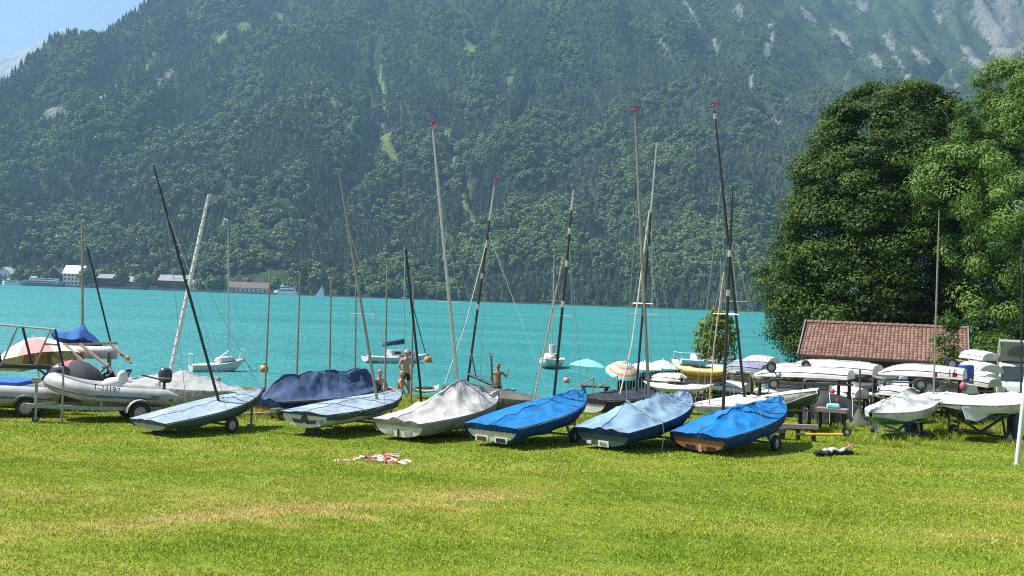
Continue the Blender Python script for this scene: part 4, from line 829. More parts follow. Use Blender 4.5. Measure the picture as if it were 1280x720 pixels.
b = MB(); b.tube([at(262, 268, 30.8), at(247, 362, 30.8), at(239, 388, 30.8)], .006, 4); b.build('halyard', WIRE, f5.o)
f10 = boat('sailing_dinghy', 'dark dinghy with black mast and lowered boom behind the grey tent cover', (575, 482, 32.5), (690, 503, 29.8), 1.7, .5, DKH, C_OLV, [(0, .05), (.5, .10), (1, .04)], 1.2, .35, mast=(.1, 585, 474, 618, 232, .045, BLK, {'tip': 1, 'upper': .82, 'um': ALU, 'bands': (.36, .52, .68), 'spr': .42, 'spl': .3}), boom=((586, 468, 32.2), (622, 484, 31.6), .05, BLK), seed=9)
b = MB(); b.tube([at(589, 440, 32.2), at(595, 470, 32.0)], .02, 6); b.build('kicking_strap', BLK, f10.o)
b = MB(); b.tube([at(556, 480, 30.5), at(582, 405, 31.5), at(609, 300, 32)], .012, 5); b.build('rope_stay', ROPE, f10.o)
f12 = boat('sailing_dinghy', 'white dinghy with black side cover and black mast behind the pale blue cover', (733, 499, 29.8), (815, 488, 33.0), 1.6, .5, GEL, C_DK, [(0, .05), (.5, .16), (1, .05)], 1.2, .5, mast=(.60, 795, 493, 821, 178, .045, BLK, {'upper': .73, 'um': ALU, 'spr': .36, 'bands': (.72,)}), seed=10)
f15 = boat('sailing_dinghy', 'long white dinghy behind the varnished boat, carrying the tallest black mast', (940, 497, 30.4), (868, 508, 29.0), 1.4, .38, GEL, C_WHT, [(0, .05), (.5, .1), (1, .04)], 1.2, .3, mast=(.14, 931, 500, 893, 138, .05, BLK, {'tip': 1, 'spr': .34, 'spl': .42, 'bands': (.97,)}), seed=11, wr=.02)
# rope tackle beside the blue boat (red and white rope to the shrouds)
b = MB(); b.tube([at(667, 503, 29.5), at(674, 470, 29.5), at(690, 390, 29.3), at(704, 322, 29)], .02, 6); tag(b.build('striped_rope', mat('rope_red_white', (.62, .55, .42), .9, vs=9, rgb2=(.55, .22, .16)), None, loc=at(667, 503, 29.5)), 'thick pale rope tackle running up to the slim black mast', 'rope')
b = MB(); b.tube([at(775, 492, 30.5), at(790, 430, 31), at(812, 262, 31)], .022, 6); tag(b.build('white_rope', ROPE, None, loc=at(775, 492, 30.5)), 'white rope bundle slanting up beside the two crossing masts', 'rope')
b = MB(); b.tube([at(886, 508, 29), at(893, 430, 29), at(905, 340, 29)], .02, 6); tag(b.build('striped_rope', MATS['rope_red_white'], None, loc=at(886, 508, 29)), 'red and white rope beside the mast of the varnished dinghy', 'rope')
# ---- trestles under the navy boat
def trestle(label, p0, p1, h, n_legs=2, m_=TIM, nm='timber_trestle', w=.16):
    a, c = Vector(p0), Vector(p1); o = thing(nm, label, 'trestle', ((a+c)/2).to_tuple()[:2]+(GZ(a.x, a.y),)); b = MB(); b.beam(a, c, w, .11); b.build('beam', m_, o, 0)
    for i in range(n_legs):
        q = a.lerp(c, (i+.3)/(n_legs-.4) if n_legs > 1 else .5); g = GZ(q.x, q.y); b = MB(); b.beam((q.x, q.y, g-.05), (q.x, q.y, q.z-.05), .1, .1, Vector((1, 0, 0))); b.build('leg', DTIM, o, 0)
    return o
trestle('pale timber trestle next to the white dinghy stern, under the navy boat', at(341, 513, 27.6), at(384, 511, 29.6), .4)
trestle('long weathered timber trestle under the stern of the navy boat', at(297, 519, 27.8), at(352, 517, 28.2), .3)
trestle('dark timber trestle further back under the navy boat', at(430, 506, 31), at(465, 503, 31.6), .4)
trestle('weathered timber beam on black posts beside the varnished dinghy', at(973, 532, 27.6), at(1023, 534, 27.2), .4, 3)
trestle('black timber block bench at the bow of the varnished dinghy', at(956, 538, 27.6), at(982, 538, 27.4), .4, 2, DTIM, 'timber_block', .2)
# yellow bar dolly on the grass
yb0, yb1 = at(996, 543, 26.6), at(1054, 543, 26.4); o = thing('yellow_handcart', 'yellow tube hand dolly lying on the grass with black wheel', 'dolly', (yb1.x, yb1.y, GZ(yb1.x, yb1.y)))
b = MB(); b.tube([yb0, yb1], .035, 8); b.build('tube', mat('yellow_paint', (.62, .40, .04), .5), o)
b = MB(); b.beam(yb1, at(1056, 529, 26.4), .05, .05); b.build('handle', BLK, o, 0); wheel(o, at(1058, 540, 26.4), (.6, .8, 0), .12, .1)
# ---- slim poles along the bank
for px0, py0, px1, py1, lb in ((332, 472, 338, 336, 'slim grey pole beside the orange buoy, behind the navy boat'), (371, 470, 375, 345, 'slim grey pole behind the navy boat, second along'), (412, 466, 414, 343, 'slim grey pole behind the middle of the navy boat'), (444, 466, 445, 348, 'slim grey pole behind the bow of the navy boat'), (481, 494, 484, 330, 'slim grey pole in front of the seated bathers'), (514, 494, 517, 345, 'slim pole beside the standing man')):
    Yp = 34.5; p0, p1 = at(px0, py0, Yp), at(px1, py1, Yp); d_ = (p1-p0); g = GZ(p0.x, Yp); p0 = p0-d_*((p0.z-g+.2)/d_.z)
    o = thing('mast_pole', lb, 'pole', (p0.x, p0.y, g), 'slim poles along the bank'); b = MB(); b.tube([p0, p1], [.036, .026], 8); b.build('shaft', ALUD, o); b = MB(); b.box(p1+Vector((.03, 0, .02)), (.12, .05, .04)); b.build('cap', ALUD, o, 0)
p0, p1 = at(525, 478, 33), at(507, 312, 33); g = GZ(p0.x, 33); b = MB(); b.tube([Vector((p0.x+.08, 33, g-.1)), p0, p1], .04, 8); tag(b.build('black_spar', BLK, None, loc=(p0.x, 33, g)), 'leaning black spar beside the standing man', 'spar')
# ================================================================== LEFT CLUSTER
def text_mesh(s_, size, m_, name, parent, origin, ux, uy, extr=.004):
    cu = bpy.data.curves.new('txt', 'FONT'); cu.body = s_; cu.size = size; cu.extrude = extr; to = bpy.data.objects.new('txt', cu); COL.objects.link(to)
    dg = bpy.context.evaluated_depsgraph_get(); me = to.evaluated_get(dg).to_mesh(); ux, uy = Vector(ux).normalized(), Vector(uy).normalized(); uz = ux.cross(uy)
    b = MB(); b.add([Vector(origin)+ux*v.co.x+uy*v.co.y+uz*v.co.z for v in me.vertices], [tuple(p.vertices) for p in me.polygons]); to.evaluated_get(dg).to_mesh_clear(); COL.objects.unlink(to); bpy.data.objects.remove(to)
    return b.build(name, m_, parent, 0)
HYP = mat('inflatable_pale', (0.43, 0.43, 0.41), 0.5, vs=2.5, var=.16); HYPG = mat('inflatable_grey', (0.22, 0.24, 0.25), 0.5, vs=3); BAND = mat('rubbing_band', (0.13, 0.14, 0.15), 0.6); MOT = mat('outboard_cowl', (0.045, 0.05, 0.055), 0.35)
def rib(name, label, A, B, beam, tr_, m_, seed=0, rise=.28):
    """rigid inflatable: tube round the sides, moulded hull, transom board"""
    a3, b3 = at(*A), at(*B); X = b3-a3; L = X.length; X /= L; s = Vector((0, 0, 1)).cross(X).normalized(); u = X.cross(s); W = lambda x, y, z: a3+X*x+s*y+u*z
    mid = (a3+b3)/2; o = thing(name, label, 'inflatable boat', (mid.x, mid.y, GZ(mid.x, mid.y)))
    path = []
    for i in range(25):
        q = -1+2*i/24; aq = abs(q)
        if aq > .42: t = (1-aq)/.58*.62; y = beam/2*(1-.06*(1-t/.62)); z = 0
        else: a_ = (aq/.42)*math.pi/2; t = .62+.36*math.cos(a_); y = beam/2*math.sin(a_)**.9; z = rise*math.cos(a_)**1.5
        path.append(W(L*t, math.copysign(y, q), z))
    b = MB(); b.tube([path[0]-X*.28]+path+[path[-1]-X*.28], [tr_*.45]+[tr_]*len(path)+[tr_*.45], 14); tb_ = b.build('buoyancy_tube', m_, o, 60)
    b = MB(); mid_ = W(L*.5, 0, 0)
    def outw(p): d = (p-mid_); d -= u*d.dot(u); d -= X*d.dot(X)*.55; return d.normalized()
    b.tube([p+outw(p)*tr_*.96-u*.03 for p in path], .035, 6); b.build('rubbing_strake', BAND, tb_)
    b = MB(); rings = []
    for i in range(11):
        t = i/10; h = beam/2*(.96 if t < .6 else max(.05, 1-((t-.6)/.38)**2)); k = -.42*(1-max(0, (t-.5)/.5)**2*.95)+rise*max(0, (t-.5)/.5)**1.6
        rings.append([W(L*t*.97, -h, -.05+rise*max(0, (t-.55)/.45)), W(L*t*.97, -h*.6, k*.72), W(L*t*.97, 0, k), W(L*t*.97, h*.6, k*.72), W(L*t*.97, h, -.05+rise*max(0, (t-.55)/.45))])
    b.loft(rings, False, False); b.build('hull', CREAM, o, 30)
    b = MB(); b.prism([W(.08, -beam*.45, -.3), W(.08, beam*.45, -.3), W(.08, beam*.45, .25), W(.08, -beam*.45, .25)], X*.05); b.build('transom', HYPG, o, 0)
    b = MB(); b.prism([W(.1, -beam*.42, -.1), W(L*.8, -beam*.3, -.02), W(L*.8, beam*.3, -.02), W(.1, beam*.42, -.1)], u*.03); b.build('floor', HYPG, o, 0)
    return o, W, L, X, s, u
def outboard(label, c, s, X, sc_=1.0, tilt=0):
    """c: clamp point on the transom; X points to the bow"""
    c = Vector(c); u = Vector((0, 0, 1)); R = Matrix.Rotation(math.radians(tilt), 3, s); P = lambda x, y, z: c+R @ (X*x+s*y+u*z)*1.0
    o = thing('outboard_motor', label, 'outboard motor', c); k = sc_
    b = MB(); b.loft([[P((-.12+.17*math.cos(a)*w)*k, .15*math.sin(a)*w*k, z*k) for a in [2*math.pi*j/14 for j in range(14)]] for z, w in ((.04, .8), (.10, 1.05), (.26, 1.12), (.36, 1.0), (.43, .75), (.45, .35))]); cw = b.build('cowl', MOT, o, 45)
    b = MB(); b.loft([[P((-.12+.18*math.cos(a)*1.02)*k, .158*math.sin(a)*1.04*k, z*k) for a in [2*math.pi*j/14 for j in range(14)]] for z in (.15, .19)], False); b.build('cowl_stripe', RIM, cw, 45)
    b = MB(); b.beam(P(-.1*k, 0, .06*k), P(-.1*k, 0, -.5*k), .10*k, .07*k, X); b.box(P(-.14*k, 0, -.42*k), (.3*k, .14*k, .02*k)); b.build('leg', MOT, o, 0)
    b = MB(); b.tube([P(-.26*k, 0, -.58*k), P(.05*k, 0, -.58*k)], [.03*k, .055*k], 8); b.build('gearcase', MOT, o)
    b = MB(); b.beam(P(.03*k, 0, .05*k), P(.03*k, 0, -.2*k), .2*k, .05*k, X); b.build('clamp', STEEL, o, 0)
    b = MB(); b.tube([P(.05*k, 0, .12*k), P(.5*k, 0, .2*k)], .022*k, 6); b.build('tiller', BLK, o)
    return o
def trailer(label, A, B, wt, width, r=.26, post=True):
    a, c = Vector(A), Vector(B); X = (c-a); L = X.length; X.normalize(); s = Vector((-X.y, X.x, 0)).normalized(); o = thing('boat_trailer', label, 'trailer', (a.x, a.y, GZ(a.x, a.y)), 'trailers under the inflatable boats')
    for k in (-1, 1):
        b = MB(); b.beam(a+s*k*width*.35, a+X*L*.55+s*k*width*.35, .06, .09); b.beam(a+X*L*.55+s*k*width*.35, c, .06, .09); b.build('frame_rail', STEEL, o, 0)
        w = a+X*L*wt+s*k*width*.5; w.z = GZ(w.x, w.y)+r; wheel(o, w, s, r, .16)
        b = MB(); b.loft([[w+s*e+(X*math.cos(q)+Vector((0, 0, 1))*math.sin(q))*(r+.07) for q in [math.pi*(j/8) for j in range(9)]] for e in (-.11, .11)], False, False); b.build('mudguard', STEEL, o)
        b = MB(); b.beam(a+X*L*.1+s*k*width*.28+Vector((0, 0, .2)), a+X*L*.5+s*k*width*.28+Vector((0, 0, .22)), .08, .06); b.beam(a+X*L*.14+s*k*width*.3, a+X*L*.14+s*k*width*.28+Vector((0, 0, .2)), .04, .04, X); b.beam(a+X*L*.46+s*k*width*.3, a+X*L*.46+s*k*width*.28+Vector((0, 0, .2)), .04, .04, X); b.build('bunk', STEEL, o, 0)
    w = a+X*L*wt; b = MB(); b.beam(w+s*width*.5+Vector((0, 0, r-.34+.02)), w-s*width*.5+Vector((0, 0, r-.34+.02)), .07, .07); b.build('axle', STEEL, o, 0)
    if post:
        q = a+X*L*.92; b = MB(); b.beam(q, q+Vector((0, 0, .62)), .07, .07, X); b.box(q+Vector((0, 0, .62)), (.16, .14, .12)); b.build('winch_post', STEEL, o, 0)
        g = GZ(q.x, q.y); b = MB(); b.beam(q+s*.1+Vector((0, 0, .25)), Vector((q.x, q.y, g+.1))+s*.1, .05, .05, X); b.build('jockey_leg', STEEL, o, 0); wheel(o, Vector((q.x, q.y, g+.09))+s*.1, s, .09, .05)
    b = MB(); b.ball(c, .06, 8, 6); b.build('coupling', STEEL, o)
    return o
# white inflatable T-23197
ri, Wr, Lr, Xr, sr, ur = rib('inflatable_dinghy', 'pale inflatable dinghy with registration number on a trailer', (203, 494, 27.4), (62, 486, 26.2), 1.45, .215, HYP, rise=.20)
nd = sr if sr.y < 0 else -sr; sd_ = 1 if nd.dot(sr) > 0 else -1
tdir = (-Xr*1.0+Vector((0, 0, -.10))).normalized(); tn_ = (nd+Vector((0, 0, .45))).normalized(); tup = tn_.cross(tdir)*-1
t0 = Wr(Lr*.655, sd_*1.45/2, .05)+tn_*.222; text_mesh('T-23197', .19, BLK, 'registration_number', ri, t0-tup*-.0, tdir, Vector((0, 0, 1)))
tlow = at(183, 494.5, 26.2)
b = MB(); q = Wr(Lr*.12, (nd.dot(sr))*1.45/2+.0, 0)+nd*.205+Vector((0, 0, .03)); b.box(q, (.26, .02, .07)); b.box(q+Vector((-.30, 0, -.01)), (.16, .02, .05)); b.build('maker_plate', BAND, ri, 0)
b = MB(); b.ball(Wr(Lr*.46, 0, .22), .3, 12, 8, (.9, .9, .55)); b.ball(Wr(Lr*.38, 0, .40), .24, 12, 8, (.5, 1.0, .8)); b.build('seat', GEL, ri)
outboard('black covered outboard motor on the stern of the pale inflatable', Wr(.08, 0, .30), sr, Xr, .95)
tA, tB = at(196, 516, 27.0), at(30, 518, 25.4); tA.z = GZ(tA.x, tA.y)+.34; tB.z = GZ(tB.x, tB.y)+.40
trailer('galvanised trailer carrying the numbered inflatable dinghy', tA, tB, .18, 1.5)
# big grey RIB at the edge
r2, W2, L2, X2, s2, u2 = rib('inflatable_boat', 'larger inflatable boat carrying a blue mat, under the steel frame', (58, 492, 27.6), (-70, 486, 26.6), 1.9, .25, HYPG.copy() if False else HYP, rise=.3)
b = MB(); b.box(W2(L2*.5, 0, .25), (1.6, 1.2, .10)); b.build('blue_mat', mat('mat_blue', (.01, .10, .42), .7), r2, 0)
outboard('large black outboard motor tilted over the stern of the larger inflatable', W2(.0, 0, .28), s2, X2, 1.35, -25)
tA, tB = at(60, 519, 27.4), at(-90, 516, 26.2); tA.z = GZ(tA.x, tA.y)+.32; tB.z = GZ(tB.x, tB.y)+.4
trailer('low trailer under the larger inflatable with the blue mat', tA, tB, .2, 1.8)
# steel frame
YF = 25.4; ff = thing('steel_frame', 'tubular steel boat frame with slanting struts above the larger inflatable', 'frame', (at(30, 460, YF).x, YF, GZ(at(30, 460, YF).x, YF)))
def fbar(nm, x0, y0, x1, y1, r, m_, dy=0): b = MB(); b.tube([at(x0, y0, YF+dy), at(x1, y1, YF+dy)], r, 8); b.build(nm, m_, ff)
fbar('top_rail', -30, 403, 69, 412, .025, STEEL); fbar('bottom_rail', -30, 457, 64, 459, .06, BLK); fbar('bottom_rail', -30, 461, 79, 459.5, .03, STEEL); fbar('mid_rail', 55, 430, 72, 431, .025, STEEL)
for x0, y0, x1, y1, m_ in ((22, 408, 2, 456, STEEL), (28, 408, 41, 459, BLK), (63, 412, 43, 459, STEEL), (69, 412, 80, 461, BLK), (-8, 405, 2, 458, BLK), (79, 458, 79, 478, STEEL)): fbar('strut', x0, y0, x1, y1, .032 if m_ is BLK else .025, m_, .02 if m_ is BLK else -.02)
b = MB(); p_ = at(79, 478, YF); b.tube([p_, (p_.x, p_.y, GZ(p_.x, p_.y)-.05)], .03, 8); b.build('post', STEEL, ff)
b = MB(); p_ = at(-25, 460, YF); b.tube([p_, (p_.x, p_.y, GZ(p_.x, p_.y)-.05)], .03, 8); b.build('post', STEEL, ff)
# ---- parasols
def parasol(label, px, py, Y, R, cols, h=.42, tilt=(0, 0), pole=2.0, n=8, rings=None, polem=None, group=None, root_z=None, scallop=.0):
    ap = at(px, py, Y); tl = Matrix.Rotation(tilt[0], 3, 'X') @ Matrix.Rotation(tilt[1], 3, 'Y'); o_z = GZ(ap.x, ap.y) if root_z is None else root_z
    base = ap+tl @ Vector((0, 0, -pole)); base.z = max(o_z-.1, base.z) if base.z > o_z-.1 else o_z-.1
    o = thing('beach_parasol', label, 'parasol', (base.x, base.y, o_z), group)
    def cp(rr, a): return ap+tl @ Vector((R*rr*math.cos(a), R*rr*math.sin(a), -h*rr**1.7*(1+.0)-scallop*rr))
    rs = [0.02, .25, .5, .75, 1.0]; K = 5
    if rings is None:
        for i in range(n):
            b = MB(); rr_ = []
            for j in range(K+1):
                a = 2*math.pi*(i+j/K)/n; sag = .10*math.sin(math.pi*j/K)
                rr_.append([cp(r_*(1-sag*.35*r_), a)-Vector((0, 0, sag*.25*r_*h)) for r_ in rs])
            b.loft(rr_, False, False); b.build('panel', cols[i % len(cols)], o, 30)
    else:
        for q, (r0_, r1_) in enumerate(zip(rings[:-1], rings[1:])):
            b = MB(); b.loft([[cp(r_, 2*math.pi*j/24) for j in range(24)] for r_ in (r0_, (r0_+r1_)/2, r1_)], False); b.build('stripe', cols[q % len(cols)], o, 60)
    b = MB(); b.tube([ap+tl @ Vector((0, 0, .07)), base], .02, 6); b.build('pole', polem or WPAINT, o)
    b = MB()
    for i in range(n): b.tube([ap+tl @ Vector((0, 0, -.03)), cp(1, 2*math.pi*i/n)-Vector((0, 0, .01))], .006, 4)
    b.build('ribs', WIRE, o); return o
PK = mat('fabric_coral', (.52, .25, .24), .8); PW = mat('fabric_white', (.74, .72, .66), .8); PC = mat('fabric_aqua', (.20, .58, .58), .8); PY = mat('fabric_yellow', (.72, .52, .07), .8); PT = mat('fabric_tan', (.42, .30, .24), .8); PO = mat('fabric_orange', (.72, .25, .12), .8); PL = mat('fabric_light_blue', (.42, .62, .70), .8); PG = mat('fabric_sand', (.70, .62, .34), .8)
parasol('coral and cream panelled parasol leaning behind the steel frame', 42, 422, 30.0, 1.25, [PK, PW], .72, (-.18, -.25), 1.9)
parasol('plain aqua parasol on the bank', 735, 449, 41, .72, [PC], .26, (0, .05), 1.9)
parasol('rainbow ring-striped parasol tilted towards the lawn', 781, 453, 39.5, .68, [PO, PG, PC, PO, PW, PG, PO, PL, PC], .42, (.42, .1), 1.9, rings=[.02, .15, .28, .40, .52, .64, .74, .84, .93, 1.0])
parasol('white parasol half hidden behind the rainbow-striped one', 806, 452, 43, .75, [PW], .3, (0, 0), 1.9)
parasol('white parasol with pale blue panels beside the jetty', 829, 450, 41, .66, [PW, PL], .30, (0, .05), 1.9)
parasol('yellow parasol in front of the tiled hut', 1074, 453, 42, .75, [PY], .30, (0, .1), 1.9)
parasol('tan parasol with shaded underside next to the yellow one', 1058, 457, 41, .75, [PT, PK], .34, (.1, .15), 1.9)
# ---- pop-up tent
p_ = at(92, 474, 29.2); g = GZ(p_.x, p_.y); tn = thing('beach_tent', 'dark pop-up beach tent with pink panel behind the pale inflatable', 'tent', (p_.x, p_.y, g))
for i in range(8):
    a0_, a1_ = math.pi*2*i/8, math.pi*2*(i+1)/8; b = MB(); rr_ = []
    for a in (a0_, (a0_+a1_)/2, a1_): rr_.append([(p_.x+1.05*math.cos(a)*math.cos(q), p_.y+.9*math.sin(a)*math.cos(q), g+1.38*math.sin(q)**.9) for q in (0, .3, .6, .9, 1.2, 1.5)])
    b.loft(rr_, False, False); b.build('panel', mat('tent_pink', (.50, .10, .16), .8) if i in (5, 2) else mat('tent_charcoal', (.055, .05, .06), .8), tn, 40)
# ---- catamaran with blue sail on a timber rack
YC = 31; o = thing('catamaran', 'small white catamaran with blue wrapped sail raised on a timber rack', 'catamaran', (at(108, 440, YC).x, YC, GZ(at(108, 440, YC).x, YC)))
for dy in (0, 1.7):
    a, c = at(66, 438, YC+dy), at(147, 440, YC+dy); b = MB(); rr_ = []
    for i in range(13):
        t = i/12; w = .17*max(.1, math.sin(math.pi*(t*.9+.08))**.6); q = a.lerp(c, t); rr_.append([q+Vector((0, w*math.cos(k*math.pi/4), .20*math.sin(k*math.pi/4)*(1.1 if k > 4 else .8))) for k in range(8)])
    b.loft(rr_); b.build('hull', GEL, o, 50)
for px in (84, 132):
    b = MB(); b.tube([at(px, 431, YC), at(px, 431, YC+1.7)], .04, 8); b.build('crossbeam', ALU, o)
b = MB(); b.prism([at(84, 431, YC), at(132, 431, YC), at(132, 431, YC+1.7), at(84, 431, YC+1.7)], (0, 0, .02)); b.build('trampoline', C_DK, o, 0)
b = MB(); b.tube([at(103, 432, YC+.85), at(103, 279, YC+.85)], [.045, .035], 8); b.build('mast', ALUD, o)
b = MB(); b.tube([at(138, 427, YC+.4), at(109, 309, YC+.6)], .03, 8); b.build('spinnaker_pole', BLK, o)
b = MB(); cols_ = []
for i in range(15):
    t = i/14; px = 64+64*t; top = np.interp(px, [64, 72, 90, 100, 104, 108, 118, 128], [414, 415, 414, 409, 402, 412, 420, 431]); bot = np.interp(px, [64, 70, 90, 110, 128], [419, 426, 432, 433, 434])
    cols_.append([at(px, bot, YC+.55-.1*math.sin(i)), at(px, (top*.4+bot*.6), YC+.40+.12*math.sin(i*1.7)), at(px, top, YC+.8), at(px, (top+bot)/2, YC+1.2), at(px, bot, YC+1.1)])
b.loft(cols_, False, False); b.build('sail_cover', C_SAIL, o, 60)
rk_ = thing('timber_rack', 'pale timber rack of slanting beams under the small catamaran', 'rack', (at(115, 470, 30).x, 30, GZ(at(115, 470, 30).x, 30)))
for x0, y0, x1, y1, Y0, w in ((52, 432, 84, 456, 29.6, .11), (80, 430, 115, 462, 29.8, .11), (100, 430, 134, 458, 30.2, .12), (136, 428, 164, 454, 30.4, .12), (134, 458, 158, 480, 30.2, .12), (136, 455, 118, 471, 30, .1), (55, 431, 146, 429, 30.6, .09)):
    b = MB(); b.beam(at(x0, y0, Y0), at(x1, y1, Y0-.6), w*.62, .06); b.build('beam', LTIM, rk_, 0)
for px in (103, 137, 62):
    q = at(px, 440, 30.6); b = MB(); b.beam((q.x, q.y, GZ(q.x, q.y)-.05), q, .09, .09, Vector((1, 0, 0))); b.build('post', TIM, rk_, 0)
b = MB(); b.ball(at(160, 447, 29.9), .06, 10, 7); tag(b.build('small_fender', mat('fender_orange', (.75, .22, .06), .5), None, loc=at(160, 447, 29.9)), 'small orange fender on the end of a timber rack beam', 'fender')
for px, Y0, lb in ((146, 30, 'black coiled hose heap beside the pale inflatable'),):
    q = at(px, 476, Y0); b = MB()
    for k in range(5): b.tube([(q.x+(.28+.03*k)*math.cos(a*.5+k), q.y+.2*math.sin(a*.5+k), q.z+.05*k+.12*math.sin(a*.7+k)) for a in range(14)], .03, 6)
    tag(b.build('hose_coil', BLK, None, loc=(q.x, q.y, GZ(q.x, q.y))), lb, 'hose')
    b = MB(); b.box((q.x, q.y, (q.z-.05+GZ(q.x, q.y))/2), (.7, .5, q.z-GZ(q.x, q.y)-.1)); tag(b.build('storage_crate', TIM, None, 0, loc=(q.x, q.y, GZ(q.x, q.y))), 'low timber crate carrying the hose heap', 'crate')
# ================================================================== MOORED BOATS AND BUOYS
def buoy(px, py, r, lb, m_, g='orange mooring buoys'):
    rr_ = ray(px, py); Y = (r*.3-CAM.z)/rr_.z; p_ = CAM+rr_*Y; p_.z = .1
    o = thing('mooring_buoy', lb, 'buoy', p_, g); b = MB(); b.ball(p_+Vector((0, 0, r*.3)), r, 14, 9); b.build('float', m_, o)
    b = MB(); b.tube([p_+Vector((0, 0, r*1.2)), p_+Vector((0, 0, r*1.6))], r*.15, 6); b.lathe(p_+Vector((0, 0, r*1.1)), (0, 0, 1), [(r*.4, 0), (r*.3, r*.2)], 10); b.build('ring', BLK, o); return p_
ORN = mat('buoy_orange', (.80, .24, .05), .5); SAL = mat('buoy_salmon', (.72, .26, .20), .5)
bA = buoy(330, 463, .33, 'orange buoy off the stern of the small moored boat', ORN); bB = buoy(535, 451, .38, 'orange buoy at the bow of the moored sailing yacht', ORN); buoy(708, 477, .24, 'salmon buoy below the aqua parasol', SAL); buoy(273, 475, .15, 'small red buoy floating under the leaning mast', SAL)
# small open keelboat
mg = 'boats moored on the lake'
k1 = boat('moored_boat', 'small white moored boat with bare mast and outrigged stern rail', (238, 456, 76), (304, 449, 78), 1.7, 1.0, GEL, None, deckm=GEL, ds=.55, mast=(.72, 286, 447, 285, 276, .06, ALU, {'spr': .6, 'spl': .55, 'dy': 0}), cat='sailboat', group=mg, root_z=0, sheer=.12)
b = MB(); b.tube([k1.m0+Vector((0, 0, .5)), k1.W(k1.L*.45, 0, .1)], .05, 6); b.tube([k1.m1, k1.m1+Vector((-.25, 0, .15)), k1.m1+Vector((-.35, 0, -.35))], [.05, .08, .05], 6); b.build('boom', WPAINT, k1.o)
b = MB(); b.tube([k1.W(.1, -.6, 0), k1.W(.1, -.6, .8), k1.W(.1, .6, .8), k1.W(.1, .6, 0)], .035, 6); b.tube([k1.W(k1.L*.95, -.3, 0), k1.W(k1.L*1.0, -.3, .75), k1.W(k1.L*1.0, .3, .75), k1.W(k1.L*.95, .3, 0)], .035, 6); b.build('pulpit', WPAINT, k1.o)
b = MB(); b.loft([[k1.W(k1.L*t, y, z) for y, z in ((-.55*w, .03), (-.45*w, .32*w), (.45*w, .32*w), (.55*w, .03))] for t, w in ((.5, .8), (.55, 1), (.78, .9), (.84, .4))]); b.build('cabin', GEL, k1.o, 30)
b = MB(); b.tube([k1.b3, k1.b3.lerp(bA, .5)-Vector((0, 0, .5)), bA+Vector((0, 0, .3))], .03, 5); b.build('mooring_line', BLK, k1.o)
k2 = boat('sailing_yacht', 'white moored sailing yacht with cabin, navy boom cover and bare mast', (456, 445, 92), (533, 443, 95), 2.0, .95, GEL, None, deckm=GEL, ds=.5, mast=(.62, 505, 436, 506, 308, .06, ALU, {'spr': .5, 'spl': .6}), cat='sailboat', group=mg, root_z=0, sheer=.15)
b = MB(); b.loft([[k2.W(k2.L*t, y, z) for y, z in ((-.7*w, .0), (-.55*w, .48*w), (.55*w, .48*w), (.7*w, .0))] for t, w in ((.38, .95), (.42, 1), (.62, .9), (.75, .6), (.85, .15))]); cb = b.build('cabin', GEL, k2.o, 30)
for t in (.43, .62):
    b = MB(); b.prism([k2.W(k2.L*t, -.69, .12), k2.W(k2.L*(t+.1), -.66, .12), k2.W(k2.L*(t+.1), -.60, .34), k2.W(k2.L*t, -.62, .34)], (0, -.03, 0)); b.build('cabin_window', GLS, cb, 0)
b = MB(); b.tube([k2.m0+Vector((0, 0, .55)), k2.W(k2.L*.28, 0, .9)], .12, 8); b.tube([k2.m0+Vector((0, 0, .8)), k2.W(k2.L*.30, 0, 1.05)], .14, 8); b.build('boom_cover', C_NAVY, k2.o)
b = MB(); b.tube([k2.W(k2.L*.98, 0, .15), k2.m0.lerp(k2.m1, .72)], .05, 6); b.build('furled_jib', C_NAVY, k2.o)
b = MB(); b.tube([k2.b3, bB+Vector((0, 0, .3))], .03, 5); b.build('mooring_line', BLK, k2.o)
k3 = boat('moored_boat', 'white moored keelboat seen bow-on beside the aqua parasol', (694, 447, 97), (683, 449, 91.5), 2.2, .9, GEL, None, deckm=GEL, ds=.6, mast=(.55, 690, 441, 693, 310, .06, ALU, {'spr': .5, 'spl': .6}), cat='sailboat', group=mg, root_z=0, sheer=.1)
b = MB(); b.loft([[k3.W(k3.L*t, y, z) for y, z in ((-.75*w, .0), (-.6*w, .45*w), (.6*w, .45*w), (.75*w, .0))] for t, w in ((.3, .95), (.36, 1), (.6, .9), (.8, .3))]); cb = b.build('cabin', GEL, k3.o, 30)
b = MB(); b.box(k3.W(k3.L*.62, .35, .25), (.5, .1, .3)); b.build('cabin_window', GLS, cb, 0)
b = MB(); b.tube([k3.m0, k3.m0+Vector((0, 0, .75))], .28, 8); b.build('furled_sail', mat('cloth_beige', (.55, .47, .40), .8), k3.o)
k4 = boat('cabin_cruiser', 'white moored cabin boat with blue boom cover behind the yellow kayaks', (846, 449, 103), (938, 450, 106), 2.6, 1.0, GEL, None, deckm=GEL, ds=.6, mast=(.55, 902, 440, 901, 322, .05, ALU, {'spr': .55, 'spl': .5}), cat='sailboat', group=mg, root_z=0, sheer=.1)
b = MB(); b.loft([[k4.W(k4.L*t, y, z) for y, z in ((-.75*w, .0), (-.6*w, .6*w), (.6*w, .6*w), (.75*w, .0))] for t, w in ((.22, .9), (.28, 1), (.55, .95), (.78, .4))]); cb = b.build('cabin', GEL, k4.o, 30)
b = MB(); b.prism([k4.W(k4.L*.3, -.74, .2), k4.W(k4.L*.5, -.72, .2), k4.W(k4.L*.48, -.66, .5), k4.W(k4.L*.32, -.67, .5)], (0, -.03, 0)); b.build('cabin_window', GLS, cb, 0)
